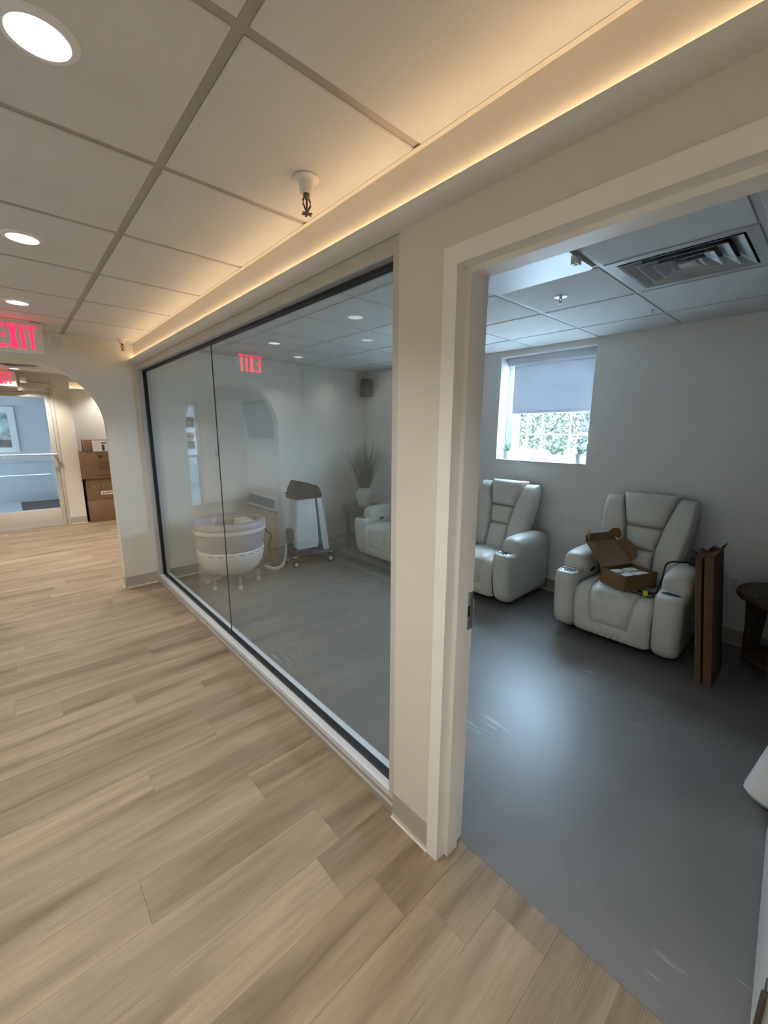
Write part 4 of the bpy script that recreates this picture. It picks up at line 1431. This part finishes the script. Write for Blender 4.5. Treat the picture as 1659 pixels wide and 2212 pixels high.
# ------------------------------------------------------------------ wall speaker
t = thing('wall_speaker', "black wall speaker in the upper corner of the treatment room", 'speaker', (3.80, 4.56, 2.18))
mb = MB().loft([rrect(-0.075, 0.075, -0.075, 0.06, 0.02, -0.125), rrect(-0.082, 0.082, -0.085, 0.065, 0.022, 0.0), rrect(-0.070, 0.070, -0.060, 0.055, 0.02, 0.115)])
sb = mb.build('cabinet', M_CHARCOAL, t)
sb.rotation_euler = (R(8), 0, R(-38))
mb = MB().tube([(0.02, 0.03, 0.0), (0.07, 0.12, 0.0)], 0.014, 8).box(0.045, 0.105, 0.112, 0.121, -0.04, 0.04)
mb.build('bracket', M_BLACK, t)

# ------------------------------------------------------------------ spa tub
TC = (1.600, 4.15, 0.0)
t = thing('spa_tub', "round white and grey spa tub on short legs behind the glass", 'tub', TC)
t.scale = (0.95, 0.95, 1)
MB().lathe([(0.02, 0.120), (0.16, 0.122), (0.235, 0.145), (0.29, 0.190), (0.325, 0.250), (0.345, 0.320), (0.352, 0.385), (0.346, 0.392), (0.30, 0.392)], 56, cap1=False).build('bowl', M_TUBW, t, angle=50)
MB().lathe([(0.335, 0.388), (0.338, 0.40), (0.350, 0.46), (0.368, 0.572), (0.34, 0.58)], 56, cap0=False, cap1=False).build('apron', M_TUBG, t, angle=50)
MB().lathe([(0.35, 0.572), (0.374, 0.575), (0.381, 0.592), (0.380, 0.612), (0.35, 0.616)], 56, cap0=False, cap1=False).build('band', M_TUBW, t, angle=50)
MB().lathe([(0.372, 0.610), (0.380, 0.64), (0.374, 0.672), (0.352, 0.686), (0.322, 0.684), (0.300, 0.665), (0.290, 0.60), (0.275, 0.50), (0.02, 0.50)], 56, cap0=False, cap1=True).build('rim_cushion', M_TUBG, t, angle=50)
# pale step inside and control pad
MB().prism([(-0.02, 0.50), (0.24, 0.50), (0.24, 0.66), (0.10, 0.66), (0.10, 0.58), (-0.02, 0.58)], 'y', -0.16, 0.13).build('seat_step', M_TUBW, t, bevel=0.012, seg=3)
for k in range(8):
    a0 = R(-150 + k * 17)
    mb_ = MB()
    ring = []
    rings = []
    for i in range(5):
        a = a0 + R(9) * i / 4
        rings.append([(rr0 * math.cos(a), rr0 * math.sin(a), z) for rr0, z in ((0.3505, 0.366), (0.3535, 0.366), (0.3545, 0.371), (0.3510, 0.371))])
    mb_.loft(rings)
    mb_.build('vent_slot', M_CHARCOAL, t)
for k in range(5):
    a = R(-52 + 4.2 * k)
    mb_ = MB().lathe([(0.010, 0), (0.010, 0.002), (0.006, 0.002), (0.006, 0)], 14, cap0=False, cap1=False)
    M_ = Matrix.Rotation(a, 4, 'Z') @ Matrix.Translation((0.338, 0, 0.315)) @ Matrix.Rotation(R(80), 4, 'Y')
    mb_.xform(M_)
    mb_.build('emblem', M_PALEINK if False else M_ALU, t)
fr_ = MB()
for a in (R(-96), R(-30), R(60), R(150), R(205)):
    x, yy = 0.27 * math.cos(a), 0.27 * math.sin(a)
    f_ = MB().lathe([(0.016, 0.035), (0.018, 0.12)], 14, (x, yy, 0))
    f_.tube([(0.1 * math.cos(a), 0.1 * math.sin(a), 0.105), (x, yy, 0.105)], 0.018, 8)
    lg = f_.build('leg', M_STEEL, t)
    MB().lathe([(0.022, 0.0), (0.023, 0.012), (0.018, 0.036)], 16, (x, yy, 0)).build('foot', M_TUBW, lg)

o = MB().tube(smooth_path([(1.90, 4.02, 0.14), (1.98, 3.98, 0.10), (2.10, 4.02, 0.09), (2.20, 4.12, 0.14), (2.245, 4.18, 0.22), (2.265, 4.22, 0.27)]), 0.020, 10).build('drain_hose', M_HOSE, None)
tag(o, "pale flexible hose running from the tub to the trolley machine", 'hose')

# ------------------------------------------------------------------ trolley machine
MX, MY = 2.56, 4.20
t = thing('trolley_machine', "tall white machine on casters with a black base", 'machine', (MX, MY, 0), R(-6))
bs = MB().loft([rrect(-0.24, 0.26, -0.13, 0.13, 0.03, 0.105), rrect(-0.25, 0.27, -0.14, 0.14, 0.03, 0.125), rrect(-0.22, 0.22, -0.12, 0.12, 0.03, 0.165), rrect(-0.20, 0.19, -0.11, 0.11, 0.03, 0.25)])
bs.build('base', M_BLACK, t, angle=40)
MB().loft([rrect(-0.205, 0.105, -0.115, 0.115, 0.03, 0.20), rrect(-0.198, 0.095, -0.112, 0.112, 0.03, 0.45), rrect(-0.180, 0.072, -0.10, 0.10, 0.03, 0.80)]).build('shell', M_MACHW, t, angle=40)
MB().loft([rrect(0.085, 0.165, -0.10, 0.10, 0.01, 0.16), rrect(0.06, 0.115, -0.09, 0.09, 0.01, 0.80)]).build('recess', M_CHARCOAL, t, angle=40)
MB().loft([rrect(0.155, 0.225, -0.125, 0.125, 0.012, 0.11), rrect(0.085, 0.145, -0.105, 0.105, 0.012, 0.80)]).build('column', M_MACHW, t, angle=40)
MB().loft([rrect(0.235, 0.250, -0.10, 0.10, 0.004, 0.12), rrect(0.155, 0.166, -0.09, 0.09, 0.004, 0.80)]).build('edge_strip', M_MACHW, t, angle=40)
B(-0.262, -0.200, -0.06, 0.04, 0.30, 0.45).build('holster', M_CHARCOAL, t, bevel=0.008)
B(-0.25, -0.205, -0.05, 0.03, 0.16, 0.28).build('side_port', M_BLACK, t, bevel=0.004)
B(0.26, 0.282, -0.02, 0.02, 0.125, 0.24).build('handle_post', M_BLACK, t, bevel=0.003)
for x in (-0.215, 0.235):
    for yy in (-0.125, 0.125):
        cs = MB()
        cs.box(x - 0.012, x + 0.012, yy - 0.02, yy + 0.02, 0.075, 0.11)
        co = cs.build('caster', M_BLACK, t)
        wh = MB().lathe([(0.030, -0.018), (0.040, -0.014), (0.040, 0.014), (0.030, 0.018)], 20)
        wh.v = [(x + a, yy + c_, 0.0405 + b_) for a, b_, c_ in wh.v]
        wh.build('wheel', M_BLACK, co)
        hb = MB().lathe([(0.024, -0.0195), (0.024, 0.0195)], 16)
        hb.v = [(x + a, yy + c_, 0.0405 + b_) for a, b_, c_ in hb.v]
        hb.build('hub', M_MACHW, co)
for x in (-0.225, 0.245):
    B(x - 0.02, x + 0.02, -0.145, -0.11, 0.122, 0.132).build('clip', M_LABEL, t, bevel=0.002)
# black cloth hood
poly = [(-0.205, 0.795), (-0.225, 0.83), (-0.200, 0.84), (-0.235, 0.865), (-0.200, 0.875), (-0.185, 0.93), (-0.135, 1.015), (-0.02, 0.985), (0.10, 0.945), (0.135, 0.885), (0.155, 0.83), (0.140, 0.795)]
rings = []
for yy, k in ((-0.135, 0.80), (-0.12, 0.95), (-0.06, 1.0), (0.06, 1.0), (0.12, 0.95), (0.135, 0.80)):
    cx0, cz0 = -0.03, 0.88
    rings.append([(MX + cx0 + (x - cx0) * k, MY + yy, max(0.804, cz0 + (z - cz0) * k)) for x, z in poly])
o = MB().loft(rings).build('cloth_cover', M_CLOTHBLK, None, smooth=False)
tag(o, "black cloth hood draped over the top of the trolley machine", 'cover')

t = thing('power_lead', "dark power leads hanging from a wall outlet between tub and machine", 'cord', (2.15, YA, 0.53))
B(-0.035, 0.035, -0.006, 0.0, -0.06, 0.06).build('outlet_plate', M_WHITE, t, bevel=0.002)
B(-0.02, 0.02, -0.045, -0.006, 0.0, 0.035).build('plug', M_BLACK, t, bevel=0.005)
MB().tube(smooth_path([(0.0, -0.045, 0.015), (0.015, -0.07, -0.03), (-0.05, -0.09, -0.15), (-0.06, -0.11, -0.22), (-0.03, -0.13, -0.34), (0.0, -0.15, -0.47), (0.04, -0.2, -0.522)]), 0.007, 8).build('lead', M_BLACK, t)
MB().tube(smooth_path([(0.01, -0.045, 0.0), (0.03, -0.07, -0.06), (0.07, -0.09, -0.15), (0.12, -0.11, -0.22), (0.07, -0.14, -0.32), (0.03, -0.18, -0.44), (-0.02, -0.22, -0.522)]), 0.007, 8).build('lead', M_BLACK, t)
o = MB().tube(smooth_path([(2.31, 4.30, 0.25), (2.24, 4.33, 0.20), (2.17, 4.35, 0.19), (2.15, 4.36, 0.15), (2.17, 4.30, 0.02), (2.21, 4.22, 0.012), (2.16, 4.16, 0.012), (2.12, 4.24, 0.012)]), 0.008, 8).build('machine_lead', M_BLACK, None)
tag(o, "looped dark lead dropping from the trolley machine to the floor", 'cord')

# ------------------------------------------------------------------ stacked cartons past the arch


def carton(label, x0, y0, z0, w_, d_, h_, rz=0.0, mm=M_CARD2):
    r = thing('carton', label, 'carton', (x0, y0, z0), rz, "cartons stacked past the arch")
    B(0, w_, 0, d_, 0, h_).build('body', mm, r, bevel=0.004)
    B(-0.0008, w_ + 0.0008, d_ / 2 - 0.03, d_ / 2 + 0.03, h_ - 0.05, h_ + 0.0008).build('tape', M_CARDIN, r, smooth=False)
    return r


yc = 8.56
c1_ = carton("plain brown carton at the bottom of the stack", 0.90, yc, 0.0, 0.56, 0.50, 0.372)
c2_ = carton("brown carton with pale lettering second from the bottom of the stack", 0.905, yc + 0.01, 0.374, 0.55, 0.48, 0.380)
c3_ = carton("large printed brown carton third up in the stack", 0.868, yc - 0.03, 0.7565, 0.60, 0.50, 0.450)
c4_ = carton("small carton with a white shipping label on top of the stack", 0.945, yc - 0.01, 1.209, 0.46, 0.30, 0.205)
tx = text_mb("ARTICLE", 0.105, 0.001)
tx.v = [(x * 1.05 + 0.275, y - 0.0008, z + 0.245) for x, y, z in tx.v]
tx.build('lettering', M_PALEINK, c2_, smooth=False)
lb = B(0.195, 0.415, -0.0015, 0.0, 0.095, 0.155).build('label_sheet', M_LABEL, c2_, smooth=False)
rb = random.Random(8)
mb = MB(); x = 0.21
while x < 0.40:
    wd = rb.choice((0.003, 0.005, 0.008, 0.011))
    mb.box(x, x + wd, -0.0022, -0.0014, 0.108, 0.142)
    x += wd + rb.choice((0.003, 0.005, 0.007))
mb.build('barcode', M_INK, lb, smooth=False)
# prints on the large carton
mb = MB()
mb.lathe([(0.016, 0), (0.016, 0.001)], 14)
mb.v = [(a + 0.285, -0.0005 - c_, b_ + 0.385) for a, b_, c_ in mb.v]
mb.prism([(0.245, 0.395), (0.258, 0.400), (0.275, 0.362), (0.285, 0.345), (0.275, 0.345), (0.262, 0.352)], 'y', -0.0015, 0.0)
mb.prism([(0.325, 0.395), (0.312, 0.400), (0.295, 0.362), (0.285, 0.345), (0.295, 0.345), (0.308, 0.352)], 'y', -0.0015, 0.0)
mb.build('handling_mark', M_INK, c3_, smooth=False)
MB().prism([(0.37, 0.378), (0.385, 0.392), (0.41, 0.397), (0.435, 0.392), (0.45, 0.378)], 'y', -0.0015, 0.0).build('umbrella_mark', M_INK, c3_, smooth=False)
MB().box(0.51, 0.52, -0.0015, 0, 0.355, 0.40).box(0.52, 0.56, -0.0015, 0, 0.355, 0.362).build('arrow_mark', M_INK, c3_, smooth=False)
for k in range(6):
    z = 0.27 - k * 0.026
    mb = MB(); x = 0.245
    xe = 0.56 if k < 3 else 0.42
    while x < xe:
        wd = rb.uniform(0.015, 0.05)
        mb.box(x, min(x + wd, xe), -0.0012, 0, z, z + 0.008)
        x += wd + 0.008
    mb.build('print_line', M_INK, c3_, smooth=False)
mb = MB(); x = 0.195
while x < 0.58:
    wd = rb.uniform(0.02, 0.06)
    mb.box(x, x + wd, -0.0012, 0, 0.048, 0.064)
    x += wd + 0.008
mb.build('print_line', M_INK, c3_, smooth=False)
lb = B(0.115, 0.455, -0.0015, 0.0, 0.008, 0.195).build('label_sheet', M_LABEL, c4_, smooth=False)
MB().box(0.245, 0.285, -0.0025, -0.001, 0.02, 0.125).box(0.37, 0.41, -0.0025, -0.001, 0.02, 0.06).box(0.37, 0.41, -0.0025, -0.001, 0.075, 0.10).box(0.37, 0.41, -0.0025, -0.001, 0.12, 0.165).box(0.24, 0.31, -0.0025, -0.001, 0.145, 0.162).build('label_code', M_CHARCOAL, lb, smooth=False)
for z in (0.05, 0.09, 0.13, 0.165):
    B(0.13, 0.21, -0.0022, -0.001, z, z + 0.006).build('label_line', M_ALU, lb, smooth=False)

# ------------------------------------------------------------------ outside: lot, car, trees
struct('ground', B(4.4, 60, -30, 60, -0.55, -0.45), M_GROUND, "grey parking lot outside the window")


def make_tree(label, x, yv, h, seed, m, n=1500):
    r = thing('tree', label, 'tree', (x, yv, -0.45), group="trees across the parking lot")
    rg_ = random.Random(seed)
    tr = MB().tube([(0, 0, 0), (0.08, 0.05, h * 0.3), (-0.05, 0.1, h * 0.6), (0.1, 0.0, h * 0.85)], 0.14, 8, 0.04)
    for k in range(9):
        z0 = h * rg_.uniform(0.2, 0.75)
        a = rg_.uniform(0, 6.28)
        L_ = rg_.uniform(0.5, 1.2)
        tr.tube([(0, 0.05, z0), (L_ * 0.5 * math.cos(a), L_ * 0.5 * math.sin(a), z0 + 0.4), (L_ * math.cos(a), L_ * math.sin(a), z0 + 1.1)], 0.045, 5, 0.012)
    tr.build('trunk', M_BARK, r)
    lf_ = MB()
    for k in range(n):
        a = rg_.uniform(0, 6.28); ph = rg_.uniform(-1, 1); rad = rg_.random() ** 0.5 * 1.38
        z = h * 0.53 + ph * h * 0.47
        rad *= max(0.08, 1 - ph ** 4) ** 0.5
        p = Vector((rad * math.cos(a), rad * math.sin(a), z))
        u_ = Vector((rg_.uniform(-1, 1), rg_.uniform(-1, 1), rg_.uniform(-1, 1))).normalized()
        v_ = u_.cross(Vector((rg_.uniform(-1, 1), rg_.uniform(-1, 1), rg_.uniform(-1, 1)))).normalized()
        s_ = rg_.uniform(0.12, 0.26)
        lf_.add([p, p + u_ * s_ * 0.5 + v_ * s_ * 0.35, p + u_ * s_, p + u_ * s_ * 0.5 - v_ * s_ * 0.35], [(0, 1, 2, 3)])
    c_ = lf_.build('crown', m, r, smooth=False)
    c_['kind'] = 'stuff'
    return r


rows_ = [(18.0, (6.1, 9.1, 12.1), ("front row tree straight out past the near plant", "front row tree in the middle of the window view", "front row tree above the parked car")),
         (21.2, (7.6, 10.6, 13.6), ("second row tree towards the near plant", "second row tree in the middle of the window view", "second row tree behind the parked car")),
         (24.4, (9.1, 12.1, 15.1), ("third row tree towards the near plant", "third row tree in the middle of the window view", "third row tree behind the parked car")),
         (27.6, (10.6, 13.6, 16.6), ("back row tree towards the near plant", "back row tree in the middle of the window view", "back row tree behind the parked car"))]
k_ = 0
for x, yl, labs in rows_:
    for yv, lab in zip(yl, labs):
        make_tree(lab, x + 0.1 * (k_ % 3), yv, 5.0 + (x - 18) * 0.35 + 0.3 * (k_ % 2), 100 + k_, M_TREE_A if k_ in (1, 4, 7, 3) else M_TREE_B, 2600)
        k_ += 1

t = thing('car', "white car with a red tail lamp parked outside the window", 'car', (14.0, 7.85, -0.45), R(0))
prof_c = [(-2.1, 0.30), (-2.15, 0.62), (-1.95, 0.82), (-1.15, 0.92), (-0.55, 1.33), (0.25, 1.40), (0.95, 1.30), (1.65, 0.95), (2.05, 0.90), (2.15, 0.6), (2.1, 0.30)]
rings = []
for xx, k in ((-0.88, 0.93), (-0.84, 1.0), (0.84, 1.0), (0.88, 0.93)):
    rings.append([(xx, a * (1 if k == 1 else 0.985), 0.30 + (b_ - 0.30) * (1 if k == 1 else 0.96)) for a, b_ in prof_c])
body = MB().loft(rings).build('body', M_CARPAINT, t, bevel=0.05, seg=3, angle=40)
gl = MB()
for s in (-1, 1):
    gl.prism([(-0.95, 0.95), (-0.48, 1.27), (0.25, 1.33), (0.85, 1.24), (1.3, 0.96)], 'x', s * 0.875, s * 0.892)
gl.build('side_glass', M_CARGLASS, t)
MB().prism([(-1.16, 0.925), (-0.57, 1.335), (-0.60, 1.355), (-1.20, 0.945)], 'x', -0.72, 0.72).build('windscreen', M_CARGLASS, t)
for s in (-1, 1):
    B(s * 0.80 - 0.09, s * 0.80 + 0.09, -2.16, -1.9, 0.62, 0.80).build('tail_lamp', M_CARRED, t, bevel=0.02)
    for yy in (-1.35, 1.35):
        wl = MB().lathe([(0.20, -0.1), (0.31, -0.09), (0.31, 0.09), (0.20, 0.1)], 24)
        wl.v = [(s * 0.80 + c_, yy + a, 0.31 + b_) for a, b_, c_ in wl.v]
        wl.build('wheel', M_TYRE, t)
MB().prism([(-0.62, 1.325), (-0.50, 1.385), (-0.40, 1.395), (-0.40, 1.41), (-0.52, 1.405), (-0.66, 1.34)], 'x', -0.70, 0.70).build('brake_light_visor', M_CARRED, t)
